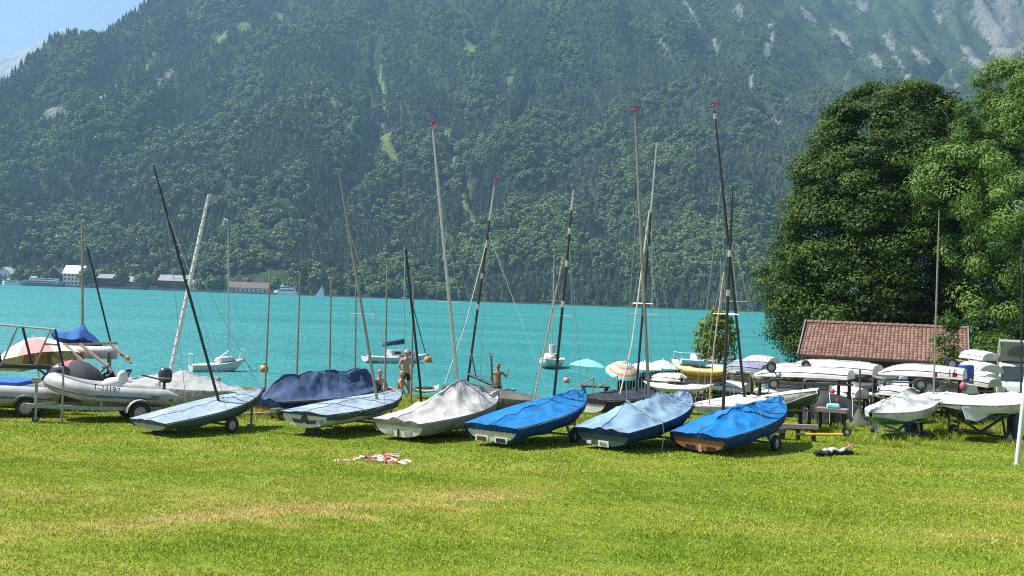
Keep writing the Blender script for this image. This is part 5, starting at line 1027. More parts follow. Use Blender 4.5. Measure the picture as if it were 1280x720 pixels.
b = MB(); b.tube([k4.W(k4.L*.55, 0, .9), k4.W(k4.L*.24, 0, 1.0)], .13, 8); b.build('boom_cover', C_SAIL, k4.o)
b = MB(); b.tube([k4.W(.1, -.8, 0), k4.W(.1, -.8, .7), k4.W(.1, .8, .7), k4.W(.1, .8, 0)], .03, 6); b.tube([k4.W(.1, -.8, .7), k4.W(k4.L*.25, -.9, .65), k4.W(k4.L*.25, -.9, 0)], .03, 6); b.build('pushpit', WPAINT, k4.o)
# ================================================================== STORED BOATS ON THE RIGHT
GS = 'upturned and covered boats stored near the hut'
def rack(label, x0, x1, py, Y, dep=1.2, n=3, m_=DTIM, levels=(0,), nm='boat_rack'):
    a, c = at(x0, py, Y), at(x1, py, Y); z = (a.z+c.z)/2; g = GZ((a.x+c.x)/2, Y); o = thing(nm, label, 'rack', ((a.x+c.x)/2, Y+dep/2, g))
    for i in range(n):
        x = a.x+(c.x-a.x)*i/(n-1)
        for yy in (Y, Y+dep):
            b = MB(); b.beam((x, yy, GZ(x, yy)-.05), (x, yy, z+.02), .09, .09, Vector((1, 0, 0))); b.build('post', m_, o, 0)
        for dz in levels: b = MB(); b.beam((x, Y-.15, z-dz), (x, Y+dep+.15, z-dz), .06, .07); b.build('bearer', TIM, o, 0)
    for dz in levels:
        for yy in (Y-.06, Y+dep+.06): b = MB(); b.beam((a.x-.1, yy, z-dz-.1), (c.x+.1, yy, z-dz-.1), .04, .06); b.build('rail', TIM, o, 0)
    return o
def hullup(label, A, B, beam=1.35, depth=.40, m_=GEL, **k): return boat('upturned_dinghy', label, A, B, beam, depth, m_, None, flip=True, cat='dinghy', group=GS, ds=.8, deckm=k.pop('deckm', GREYH), **k)
def dolly_wheels(label, px, py, Y, r=.17, dx=.7):
    c = at(px, py, Y); o = thing('dolly_wheels', label, 'dolly', c); wheel(o, c, (.25, 1, 0), r, .08); wheel(o, c+Vector((.25, 1, 0)).normalized()*dx, (.25, 1, 0), r, .08)
    b = MB(); b.beam(c, c+Vector((.25, 1, 0)).normalized()*dx, .04, .04); b.build('axle', STEEL, o, 0); return o
hullup('long white upturned dinghy on the front rack with dolly wheels on top', (1064, 474, 33.6), (942, 470, 35.2), 1.4, .36)
rack('dark timber rack carrying the long white upturned dinghy', 950, 1062, 475, 33.6, 1.1)
dolly_wheels('small grey wheels of a dolly lying on the long upturned dinghy', 964, 459, 34.2); dolly_wheels('black spoked wheels on the second row of upturned boats', 1008, 457, 38, .16, .9); dolly_wheels('pair of wheels in front of the white dinghies under the long hull', 967, 480, 33.0, .18, .5)
hullup('white upturned dinghy in the second rack row near the hut', (1098, 468, 37.2), (1005, 464, 39), 1.4, .42)
rack('dark rack of the second row near the hut', 1010, 1095, 468, 37.4, 1.1)
hullup('pinkish upturned hull just below the hut eave', (1062, 462, 42), (985, 461, 43.5), 1.4, .4, mat('hull_rose', (.50, .40, .37), .5, vs=3))
rack('hidden low rack under the pinkish hull by the hut', 990, 1060, 464, 42.2, 1.0)
boat('covered_dinghy', 'bright white covered dinghy on a low stand beside the timber bench', (948, 499, 31.6), (1022, 489, 29.4), 1.5, .42, GRN, C_WHT, [(0, .05), (.5, .14), (1, .05)], 1.0, .35, group=GS, seed=21, wr=.02)
o = rack('low timber stand under the bright white covered dinghy', 965, 1012, 508, 30.2, .9, 2)
hullup('white upturned dinghy on the lower rack, shaded by the long hull', (1038, 492, 34.4), (942, 490, 35.4), 1.4, .38)
rack('low rack for the shaded white dinghy under the long hull', 950, 1035, 493, 34.5, .9)
# kayaks and boards
def kayak(label, A, B, w, h, m_, cat='kayak', rise=.06):
    a, c = at(*A), at(*B); X = (c-a); L = X.length; X /= L; s = Vector((0, 0, 1)).cross(X).normalized(); o = thing(cat, label, cat, (a+c)/2, 'kayaks and boards on the racks'); b = MB(); rr_ = []
    for i in range(17):
        t = i/16; k = max(.06, math.sin(math.pi*t)**.65); q = a+X*L*t+Vector((0, 0, rise*(2*t-1)**4*3)); rr_.append([q+s*w/2*k*math.cos(j*math.pi/5)+Vector((0, 0, h*.5*k*math.sin(j*math.pi/5))) for j in range(10)])
    b.loft(rr_); b.build('hull', m_, o, 60)
    b = MB(); m2 = (a+c)/2+Vector((0, 0, h*.5)); an = math.atan2(X.y, X.x)
    b.loft([[m2+X*.42*kk*math.cos(j*math.pi/8)+s*w*.32*kk*math.sin(j*math.pi/8)+Vector((0, 0, z)) for j in range(16)] for kk, z in ((1, -.03), (1.03, .025), (.85, .02), (.8, -.04))]); b.build('cockpit_rim', BLK, o); return o
YEL = mat('kayak_yellow', (.58, .42, .12), .45, vs=4); WHB = mat('board_white', (.66, .65, .58), .5, vs=4)
kayak('bright yellow kayak on top of the waterside rack', (842, 461, 37.5), (912, 468, 36.2), .6, .34, YEL); kayak('amber orange kayak beneath the top yellow one', (850, 468, 37.7), (908, 474, 36.4), .58, .3, mat('kayak_amber', (.45, .22, .04), .5, vs=4)); rack('timber rack carrying the yellow kayaks', 858, 902, 474, 36.5, 1.0, 2)
kayak('white sailboard hull on blocks beside the yellow kayaks', (804, 483, 35.0), (892, 487, 34.2), .85, .34, WHB, 'sailboard'); rack('low blocks under the white sailboard hull', 815, 880, 491, 34.4, .6, 2)
hullup('white upturned dinghy between the sailboard and the yellow kayaks', (934, 490, 36.6), (862, 484, 37.6), 1.3, .36); rack('low rack under the white dinghy by the kayaks', 866, 930, 490, 36.8, .8)
hullup('blue-grey upturned hull next to the yellow kayaks', (958, 466, 38), (905, 463, 39), 1.3, .38, mat('hull_blue_grey', (.20, .23, .32), .5, vs=3)); rack('rack under the blue-grey upturned hull', 910, 955, 467, 38, .9, 2)
hullup('small white hull behind the blue-grey one at the water side', (968, 459, 44), (926, 458, 45), 1.4, .5); rack('rack under the small white hull at the water side', 930, 965, 461, 44, .9, 2)
hullup('grey upturned hull on the waterside rack by the small tree', (925, 471, 40), (872, 466, 41), 1.3, .4, GREYH); rack('rack of the grey upturned hull', 878, 922, 472, 40, .9, 2)
kayak('dark grey canoe under the tan parasol', (1098, 486, 36.5), (1045, 478, 37.6), .8, .42, mat('canoe_charcoal', (.07, .075, .075), .45, vs=4), 'canoe'); rack('low rack under the dark grey canoe', 1052, 1090, 491, 36.6, .7, 2)
kayak('pale board lying under the dark grey canoe', (1105, 494, 36), (1075, 491, 36.6), .7, .2, WHB, 'sailboard')
trestle('low trestle holding the pale board', at(1080, 496, 36.2), at(1102, 497, 36), .3)
# dark tarps, boards and bench between the white dinghy and the white covers
o = thing('tarp_stack', 'dark grey tarpaulin-covered stack behind the timber bench', 'tarp', (at(1035, 505, 33).x, 33, GZ(at(1035, 505, 33).x, 33)))
c_ = ORG[o.name]; b = MB(); rr_ = []
for i in range(12):
    t = i/11; x = c_.x-.95+1.9*t; z = .95*math.sin(math.pi*(.12+.76*t))**.5; rr_.append([(x, c_.y-.5-.07*math.sin(i*2.1), c_.z), (x, c_.y-.35+.05*math.sin(i), c_.z+z*.7), (x, c_.y-.1, c_.z+z), (x, c_.y+.3, c_.z+z*.95), (x, c_.y+.6, c_.z+z*.3)])
b.loft(rr_, False, False); b.build('tarpaulin', mat('tarp_slate', (.03, .034, .04), .6, vs=3, bump=.5, bs=6), o, 60)
b = MB()
for i in range(3): b.tube([(c_.x-.8+.7*i, c_.y-.56, c_.z+.05), (c_.x-.75+.7*i, c_.y-.4, c_.z+.7), (c_.x-.7+.7*i, c_.y-.1, c_.z+.98)], .012, 5)
b.build('tie_rope', ROPE, o)
tb_ = trestle('weathered timber workbench carrying an aqua cushion', at(1021, 511, 31.2), at(1060, 514, 30.8), .4, 3, TIM, 'timber_bench', .5)
b = MB(); q0, q1 = at(1033, 507.5, 31), at(1050, 508.5, 30.9); b.tube([q0, q0.lerp(q1, .1), q0.lerp(q1, .9), q1], [.04, .09, .09, .04], 10); tag(b.build('swim_cushion', PC, None, loc=(q0+q1)/2), 'aqua roll cushion lying on the timber workbench', 'cushion')
p_ = at(1041, 489, 32.58); b = MB(); b.ball(p_, .075, 12, 8); tag(b.build('red_fender', mat('fender_red', (.55, .04, .08), .5), None, loc=p_), 'round dark red fender against the dark tarpaulin stack', 'fender')
b = MB(); b.tube([at(1046, 497, 32.5), at(1047, 502, 32.45)], .045, 8); tag(b.build('red_bag', mat('bag_red', (.35, .03, .04), .8), None, loc=at(1044, 502, 32.2)), 'small red bag near the round red fender', 'bag')
p_ = at(1075, 506, 32.5); g = GZ(p_.x, p_.y); o = thing('folded_parasol_base', 'folded grey parasol lying over its foot near the dark canoe', 'parasol', (p_.x, p_.y, g)); b = MB(); b.tube([(p_.x, p_.y, g), at(1075, 462, 33)], .03, 8); b.build('pole', DTIM, o); b = MB(); b.loft([[(p_.x+k*math.cos(a)*1.2, p_.y+k*math.sin(a)*.7, g+z+.05*math.sin(3*a)) for a in [2*math.pi*j/12 for j in range(12)]] for k, z in ((.42, .0), (.36, .12), (.18, .24), (.05, .5))]); b.build('cloth', C_OLV, o, 50)
# white covered boats
fw = boat('covered_dinghy', 'rounded white-covered dinghy on a teal hull beside the mast', (1150, 500, 31.2), (1089, 517, 28.4), 1.45, .46, mat('hull_teal', (.06, .20, .22), .4, vs=3), C_WHT, [(0, .06), (.25, .42), (.55, .34), (.85, .18), (1, .03)], 1.1, .30, group=GS, seed=22, wr=.03, tr=.75)
dolly('low blue-legged dolly under the rounded white cover', fw, .45, .11)
fx = boat('covered_dinghy', 'broad white-sheeted boat on a dark cradle near the camper van', (1276, 496, 30.6), (1176, 505, 29.2), 1.9, .40, DKH, C_WHT, [(0, .10), (.4, .16), (.8, .10), (1, .03)], .9, .35, group=GS, seed=23, wr=.035, mast=(.05, 1276, 498, 1278, 296, .035, BLK, {'spr': 0}), wires=False, tr=.9)
dolly('dark trailer cradle under the broad white sheet', fx, .5, .17, fm=BLK)
b = MB(); q = [at(1203, 509, 28.9), at(1236, 509, 29.0), at(1250, 508, 29.2), at(1236, 520, 29), at(1222, 527, 28.9), at(1208, 524, 28.8)]; b.prism(q, (0, .05, 0)); b.build('hanging_sheet', C_WHT, fx.o, 0)
fy = boat('sailing_dinghy', 'white dinghy with thin grey mast between the two white covers', (1196, 494, 32.5), (1150, 498, 31), 1.4, .36, GEL, C_WHT, [(0, .04), (.5, .2), (1, .04)], 1.2, .3, group=GS, seed=24, mast=(.6, 1167, 492, 1174, 262, .035, ALUD, {'spr': 0}), wires=False)
for px, lb in ((1135, 'blue support leg beside the rounded white cover'), (1271, 'blue support leg under the broad white sheet')):
    p_ = at(px, 510, 30.2); g = GZ(p_.x, p_.y); b = MB(); b.beam((p_.x, p_.y, g-.03), (p_.x, p_.y, p_.z), .12, .12, Vector((1, 0, 0))); tag(b.build('support_leg', mat('leg_blue', (.02, .10, .28), .5), None, 0, loc=(p_.x, p_.y, g)), lb, 'support')
# upper right hulls
hullup('white upturned dinghy with red marks and number on its side', (1206, 474, 34.6), (1098, 468, 36), 1.45, .42)
rack('dark rack carrying the numbered white dinghy', 1106, 1200, 475, 34.8, 1.0)
q = at(1184, 471, 34.0); o_ = [o for o in bpy.data.objects if o.get('label') == 'white upturned dinghy with red marks and number on its side'][0]
text_mesh('15', .36, BLK, 'sail_number', o_, q, (1, .02, 0), (0, .1, 1))
for px in (1169, 1193): b = MB(); b.box(at(px, 468.5, 33.95), (.13, .02, .15)); b.build('red_mark', RED, o_, 0)
hullup('small white upturned boat high behind the numbered dinghy', (1240, 451, 42), (1200, 447, 43.5), 1.3, .38); rack('tall rack carrying the small high boat', 1205, 1236, 452, 42, .9, 2)
hullup('white upturned hull on the far rack beside the camper van', (1240, 467, 39), (1200, 462, 40.5), 1.4, .40); rack('rack of the far white hull beside the camper van', 1206, 1236, 468, 39.2, .9, 2)
hullup('grey lower hull under the far white one', (1244, 484, 37), (1200, 481, 38), 1.3, .36, GREYH); rack('low rack under the grey lower hull', 1206, 1240, 485, 37.2, .8, 2)
p_ = at(1207, 466, 36.5); b = MB(); b.lathe(p_+Vector((0, 0, -.3)), (0, 0, 1), [(.24, 0), (.27, .03), (.28, .3), (.27, .55), (.24, .58)], 18); o = b.build('blue_barrel', mat('barrel_blue', (.01, .07, .36), .4), None, loc=p_); tag(o, 'bright blue plastic barrel beside the numbered dinghy', 'barrel')
rack('small stand under the blue barrel', 1201, 1213, 474.5, 36.2, .6, 2)
dolly_wheels('black dolly wheels on top of the numbered white dinghy', 1190, 455, 36, .2, .6); dolly_wheels('spoked dolly wheel under the numbered white dinghy', 1151, 481, 34, .2, .4)
p_ = at(1204, 483, 33.5); b = MB(); b.ball(p_, .11, 12, 8, (1, 1, 1.3)); b.tube([p_+Vector((0, 0, .12)), at(1203, 474.5, 34.5)], .012, 5); tag(b.build('pink_float', mat('float_pink', (.38, .10, .14), .6), None, loc=p_), 'faded pink float hanging beside the numbered dinghy', 'float')
for lb, A, B, mm in (('grey-white upturned dinghy between the long hull and the hut', (1030, 468, 39.5), (955, 464, 41), GEL), ('cream hull on the third rack row below the hut eave', (1088, 462, 45), (1010, 460, 46), CREAM), ('white hull under the numbered dinghy rack', (1160, 489, 37), (1104, 486, 38), GEL), ('white upturned hull beside the light blue car', (1215, 492, 35.2), (1172, 489, 36), GEL), ('cream upturned hull behind the sailboard', (862, 479, 40), (812, 475, 41), CREAM), ('white hull low under the second rack row', (1096, 484, 38), (1012, 481, 39.4), GEL), ('grey hull low behind the rounded white cover', (1138, 496, 34.2), (1098, 493, 35), GREYH), ('cream hull low beside the yellow kayak rack', (940, 482, 39), (880, 478, 40), CREAM), ('white hull low between bench and canoe', (1078, 497, 35), (1030, 494, 36), GEL), ('white hull behind the blue barrel', (1240, 477, 37.6), (1204, 474, 38.6), GEL), ('dark hull in the shade under the long white dinghy', (1052, 486, 36.4), (1000, 482, 37.4), DKH)):
    hullup(lb, A, B, 1.3, .36, mm); rack('timber stand of the '+lb.split(' hull')[0].split(' upturned')[0]+' hull '+' '.join(lb.split()[-5:]), min(A[0], B[0])+6, max(A[0], B[0])-4, A[1]+1, A[2]+.1, .8, 2)
for i, (px, py, Y, w, h, m_, lb) in enumerate(((1010, 500, 34.5, 1.2, .5, C_DK, 'black covered gear heap under the racks'), (1090, 503, 34.8, .9, .45, DTIM, 'dark timber box under the dark canoe'), (915, 497, 35.5, 1.2, .45, C_DK, 'black gear heap behind the long white dinghy'), (1112, 500, 36.2, .8, .5, C_OLV, 'olive sack heap beside the car tail light'), (1225, 500, 34.5, 1.1, .5, C_DK, 'black gear heap between the broad sheet and the van'), (845, 498, 33.0, 1.0, .4, C_NAVY, 'navy sail bag heap behind the pale blue cover'))):
    p_ = at(px, py, Y); g = GZ(p_.x, p_.y); b = MB(); b.loft([[(p_.x+w/2*k*math.cos(a)*(1+.15*math.sin(3*a+i)), p_.y+w*.35*k*math.sin(a), g+h*z*(1+.12*math.sin(2*a+i))) for a in [2*math.pi*j/14 for j in range(14)]] for k, z in ((1, -.05), (1.02, .3), (.9, .65), (.6, .92), (.2, 1))]); tag(b.build('gear_heap', m_, None, 60, loc=(p_.x, p_.y, g)), lb, 'gear')
# ---- car and camper van
CARB = mat('car_paint_light_blue', (.36, .52, .60), .3, vs=1, var=.03, coat=.6); VANP = mat('van_paint_grey_green', (.46, .52, .50), .35, vs=1, var=.03, coat=.5); GLC = mat('car_glass', (.03, .04, .045), .08, var=.02)
def car(label, px, Y, rz_):
    p_ = at(px, 500, Y); g = GZ(p_.x, p_.y); o = thing('parked_car', label, 'car', (p_.x, p_.y, g)); W = lambda x, y, z: (p_.x+x, p_.y+y, g+z)
    prof = [(-2.0, .35), (-2.02, .75), (-1.9, .98), (-1.55, 1.36), (-1.2, 1.46), (0, 1.48), (.45, 1.36), (1.05, .96), (1.75, .84), (2.0, .62), (2.0, .32)]
    b = MB(); b.loft([[W(x, y*k, .3+(z-.3)*(1 if abs(y) < .7 else .97)) for x, z in prof] for y, k in ((-.85, 1), (-.78, 1), (.78, 1), (.85, 1))], True); b.v = [(v[0], p_.y+(v[1]-p_.y)*(1 if v[2] < g+1.0 else .86), v[2]) for v in b.v]; b.build('body', CARB, o, 30)
    for s_ in (-1, 1):
        for q in ([(-1.5, 1.0), (-1.25, 1.36), (-.35, 1.40), (-.35, .98)], [(-.28, .98), (-.28, 1.40), (.35, 1.30), (.85, .98)]):
            b = MB(); b.prism([W(x, s_*(.855 if z < 1.05 else .745), z) for x, z in q], (0, s_*.012, 0)); b.build('side_window', GLC, o, 0)
        for x in (-1.25, 1.25): wheel(o, Vector(W(x, s_*.78, .3)), (0, 1, 0), .3, .18)
        b = MB(); b.box(W(-2.0, s_*.7, .82), (.08, .2, .22)); b.build('tail_light', RED, o, 0); b = MB(); b.box(W(1.95, s_*.6, .68), (.12, .28, .14)); b.build('headlight', ALU, o, 0)
        b = MB(); b.box(W(.75, s_*.95, 1.02), (.14, .16, .12)); b.build('mirror', CARB, o, 0)
    b = MB(); b.prism([W(.50, -.68, 1.36), W(.50, .68, 1.36), W(1.06, .78, .98), W(1.06, -.78, .98)], (.02, 0, .015)); b.build('windscreen', GLC, o, 0)
    b = MB(); b.prism([W(-1.57, -.66, 1.36), W(-1.57, .66, 1.36), W(-1.9, .74, 1.02), W(-1.9, -.74, 1.02)], (-.02, 0, .01)); b.build('rear_window', GLC, o, 0)
    b = MB(); b.box(W(2.02, 0, .4), (.08, 1.6, .2)); b.build('front_bumper', CARB, o, 0); b = MB(); b.box(W(-2.04, 0, .42), (.08, 1.6, .22)); b.build('rear_bumper', CARB, o, 0)
    o.rotation_euler.z = rz_; return o
car('light blue hatchback parked behind the white covers under the rack', 1162, 39.0, .12)
def van(px, Y):
    p_ = at(px, 480, Y); g = GZ(p_.x, p_.y); o = thing('camper_van', 'pale grey-green camper van with raised tent roof', 'van', (p_.x, p_.y, g)); W = lambda x, y, z: (p_.x+x, p_.y+y, g+z)
    prof = [(0, .35), (-.02, .75), (.1, 1.02), (.55, 1.12), (1.1, 1.80), (1.35, 1.92), (4.6, 1.95), (4.75, 1.75), (4.8, .4)]
    b = MB(); b.loft([[W(x, y, z) for y, z in prof] for x in (-.92, -.86, .86, .92)]); b.v = [(p_.x+(v[0]-p_.x)*(1 if v[2] < g+1.1 else .9), v[1], v[2]) for v in b.v]; b.build('body', VANP, o, 30)
    b = MB(); b.prism([W(-.78, .62, 1.18), W(.78, .62, 1.18), W(.72, 1.06, 1.74), W(-.72, 1.06, 1.74)], (0, -.03, .02)); ws = b.build('windscreen', GLC, o, 0)
    b = MB(); b.tube([W(-.6, .58, 1.18), W(.1, .66, 1.32)], .012, 5); b.tube([W(.1, .58, 1.18), W(.7, .66, 1.32)], .012, 5); b.build('wiper', BLK, ws)
    b = MB(); b.prism([W(-.80, .03, .82), W(.80, .03, .82), W(.80, .0, .62), W(-.80, .0, .62)], (0, -.03, 0)); b.build('grille', BLK, o, 0)
    b = MB(); b.box(W(0, -.03, .45), (1.8, .14, .24)); b.build('bumper', BLK, o, 0)
    for s_ in (-1, 1):
        b = MB(); b.box(W(s_*.74, .02, .88), (.28, .1, .18)); b.build('headlight', ALU, o, 0)
        b = MB(); b.ball(W(s_*1.06, .85, 1.18), .13, 10, 7, (.8, .5, 1.1)); b.build('mirror', WPAINT, o)
        for y in (.85, 3.8): wheel(o, Vector(W(s_*.82, y, .33)), (1, 0, 0), .33, .2)
        for y0_, y1_ in ((1.25, 2.2), (2.35, 3.4), (3.55, 4.5)): b = MB(); b.prism([W(s_*.845, y0_, 1.15), W(s_*.845, y1_, 1.15), W(s_*.835, y1_, 1.7), W(s_*.835, y0_, 1.7)], (s_*.02, 0, 0)); b.build('side_window', GLC, o, 0)
    b = MB(); b.prism([W(-.78, 1.25, 1.95), W(.78, 1.25, 1.95), W(.80, .9, 2.75), W(-.80, .9, 2.75)], (0, .04, 0)); b.prism([W(-.78, 1.25, 1.95), W(-.78, 4.3, 1.97), W(-.80, .9, 2.75)], (.03, 0, 0)); b.prism([W(.78, 1.25, 1.95), W(.78, 4.3, 1.97), W(.80, .9, 2.75)], (-.03, 0, 0)); te = b.build('tent_bellows', mat('canvas_grey', (.30, .28, .25), .9, vs=3), o, 0)
    b = MB(); cx_, cz_ = 0, 2.15; pl_ = [W(cx_+.5*math.cos(a), 1.10-.12*math.sin(a), cz_+.42*math.sin(a)) for a in [math.pi*j/12 for j in range(13)]]; b.prism(pl_, (0, -.05, 0)); b.build('mesh_window', mat('mesh_dark', (.12, .12, .12), .9), te, 0)
    b = MB(); b.prism([W(-.86, .85, 2.74), W(.86, .85, 2.74), W(.86, 4.4, 2.02), W(-.86, 4.4, 2.02)], (0, .02, .09)); b.build('pop_roof', VANP, o, 0)
    o.rotation_euler.z = math.radians(-24); return o
van(1278, 40.5)
# ================================================================== JETTY AND WATERSIDE CLUTTER
jt = thing('timber_jetty', 'dark timber jetty with plank fence beside the parasols', 'jetty', (at(808, 480, 40.5).x, 40.5, GZ(at(808, 480, 40.5).x, 40.5)))
ja, jb = at(772, 492, 39.5), at(852, 478, 42); n_p = 22
for i in range(n_p):
    q = ja.lerp(jb, i/(n_p-1)); top = np.interp(i, [0, 8, n_p-1], [476, 465, 462]); zt = at(772+80*i/(n_p-1), top, q.y).z; g = GZ(q.x, q.y)-.1; b = MB(); b.box((q.x, q.y, (g+zt)/2), (.10, .045, zt-g)); b.build('plank', DTIM, jt, 0)
for k in (0, 1):
    z_ = .35+.45*k; b = MB(); b.beam((ja.x, ja.y+.05, GZ(ja.x, ja.y)+z_), (jb.x, jb.y+.05, GZ(jb.x, jb.y)+z_+.1), .05, .09); b.build('rail', DTIM, jt, 0)
o = thing('picnic_table', 'dark timber picnic table under the aqua parasol', 'table', (at(744, 492, 38.5).x, 38.5, GZ(at(744, 492, 38.5).x, 38.5)))
a, c = at(726, 483, 38.5), at(763, 482, 38.5)
for k in range(4): b = MB(); b.beam((a.x, a.y+.17*k, a.z), (c.x, c.y+.17*k, a.z), .15, .05); b.build('plank', DTIM, o, 0)
for x in (a.x+.12, c.x-.12):
    b = MB(); b.beam((x, a.y+.25, a.z-.03), (x, a.y+.25, GZ(x, a.y)-.05), .12, .35, Vector((0, 1, 0))); b.build('leg', DTIM, o, 0)
for i, (x0, y0, x1, y1, Y0, lb) in enumerate(((693, 498, 742, 472, 36.5, 'longer pale slanting bar beside the picnic table'), (745, 485, 772, 470, 37.5, 'short pale slanting bar between the picnic table and striped parasol'))):
    p0, p1 = at(x0, y0, Y0), at(x1, y1, Y0+1); b = MB(); b.tube([p0, p1], .03, 6); b.beam((p1.x, p1.y, GZ(p1.x, p1.y)-.05), p1, .04, .04, Vector((1, 0, 0))); tag(b.build('slanting_bar', ALU, None, loc=(p0.x, p0.y, GZ(p0.x, p0.y))), lb, 'bar')
kayak('yellow and white board lying on the bank behind the grey tent cover', (512, 489, 36.5), (548, 487, 37.5), .7, .16, mat('board_yellow', (.50, .45, .30), .5), 'sailboard'); kayak('blue board on the bank beside the boy', (620, 493, 36.6), (642, 491, 37), .6, .2, mat('board_blue', (.02, .16, .5), .5), 'sailboard'); kayak('green and white board beside the seated bathers', (440, 493, 35.5), (500, 493, 36.2), .8, .2, mat('board_green', (.30, .45, .30), .5), 'sailboard')
p0, p1 = at(619, 498, 31.5), at(614, 446, 31.5); o = thing('forked_prop', 'forked wooden prop standing beside the boy', 'prop', (p0.x, p0.y, GZ(p0.x, p0.y))); b = MB(); b.beam((p0.x, p0.y, GZ(p0.x, p0.y)), p1, .07, .06, Vector((1, 0, 0))); b.build('pole', TIM, o, 0); b = MB(); b.tube([p1+Vector((-.05, 0, .12)), p1+Vector((-.03, 0, 0)), p1, p1+Vector((.03, 0, 0)), p1+Vector((.05, 0, .12))], .018, 6); b.build('fork', TIM, o)
# ================================================================== PEOPLE
SKIN = mat('skin_tanned', (.40, .20, .13), .6, vs=5, var=.06)
def skin_mesh(name, J, E, m_, parent, org, facing, lvl=2):
    """grow one continuous surface round joints J {name: (x, y, z, radius)} joined by edges E; root is the first joint"""
    ks = list(J); me = bpy.data.meshes.new(name); me.from_pydata([J[k][:3] for k in ks], [(ks.index(a), ks.index(b)) for a, b in E], []); ob = bpy.data.objects.new(name, me); COL.objects.link(ob)
    md = ob.modifiers.new('skin', 'SKIN'); md.use_smooth_shade = True; md.branch_smoothing = .3; sv = me.skin_vertices[0].data
    for i, k in enumerate(ks): r = J[k][3]; sv[i].radius = r if hasattr(r, '__len__') else (r, r); sv[i].use_root = i == 0
    ob.modifiers.new('sub', 'SUBSURF').levels = lvl; ob.modifiers['sub'].render_levels = lvl
    dg = bpy.context.evaluated_depsgraph_get(); nm = bpy.data.meshes.new_from_object(ob.evaluated_get(dg)); COL.objects.unlink(ob); bpy.data.objects.remove(ob)
    R = Matrix.Rotation(facing, 4, 'Z'); nm.transform(R); nm.materials.clear(); nm.materials.append(m_); nm.name = name; nm.shade_smooth()
    return link(bpy.data.objects.new(name, nm), parent)
def fingers(J, E, wrist, hand, side, d, L=.18):
    w = Vector(J[wrist][:3]); d = Vector(d).normalized(); n_ = Vector((0, 1, 0)).cross(d); n_ = n_.normalized() if n_.length > .1 else Vector((1, 0, 0)); c = d.cross(n_).normalized()
    J[hand] = tuple(w+d*L*.45)+((.038, .02),); E.append((wrist, hand))
    for i, (k, ln) in enumerate(((-1.1, .36), (-.4, .48), (.35, .46), (1.0, .36))):
        a = w+d*L*.58+n_*k*.022; b_ = a+d*L*ln*.55+c*.008; e = b_+d*L*ln*.4+c*.022
        for q, p in enumerate((a, b_, e)): J['%s_f%d%d' % (hand, i, q)] = tuple(p)+(.0085,)
        E += [(hand, '%s_f%d0' % (hand, i)), ('%s_f%d0' % (hand, i), '%s_f%d1' % (hand, i)), ('%s_f%d1' % (hand, i), '%s_f%d2' % (hand, i))]
    t0_ = w+d*L*.3+n_*-.05*side; t1_ = t0_+d*L*.28+n_*-.025*side; J[hand+'_t0'] = tuple(t0_)+(.011,); J[hand+'_t1'] = tuple(t1_)+(.009,); E += [(hand, hand+'_t0'), (hand+'_t0', hand+'_t1')]
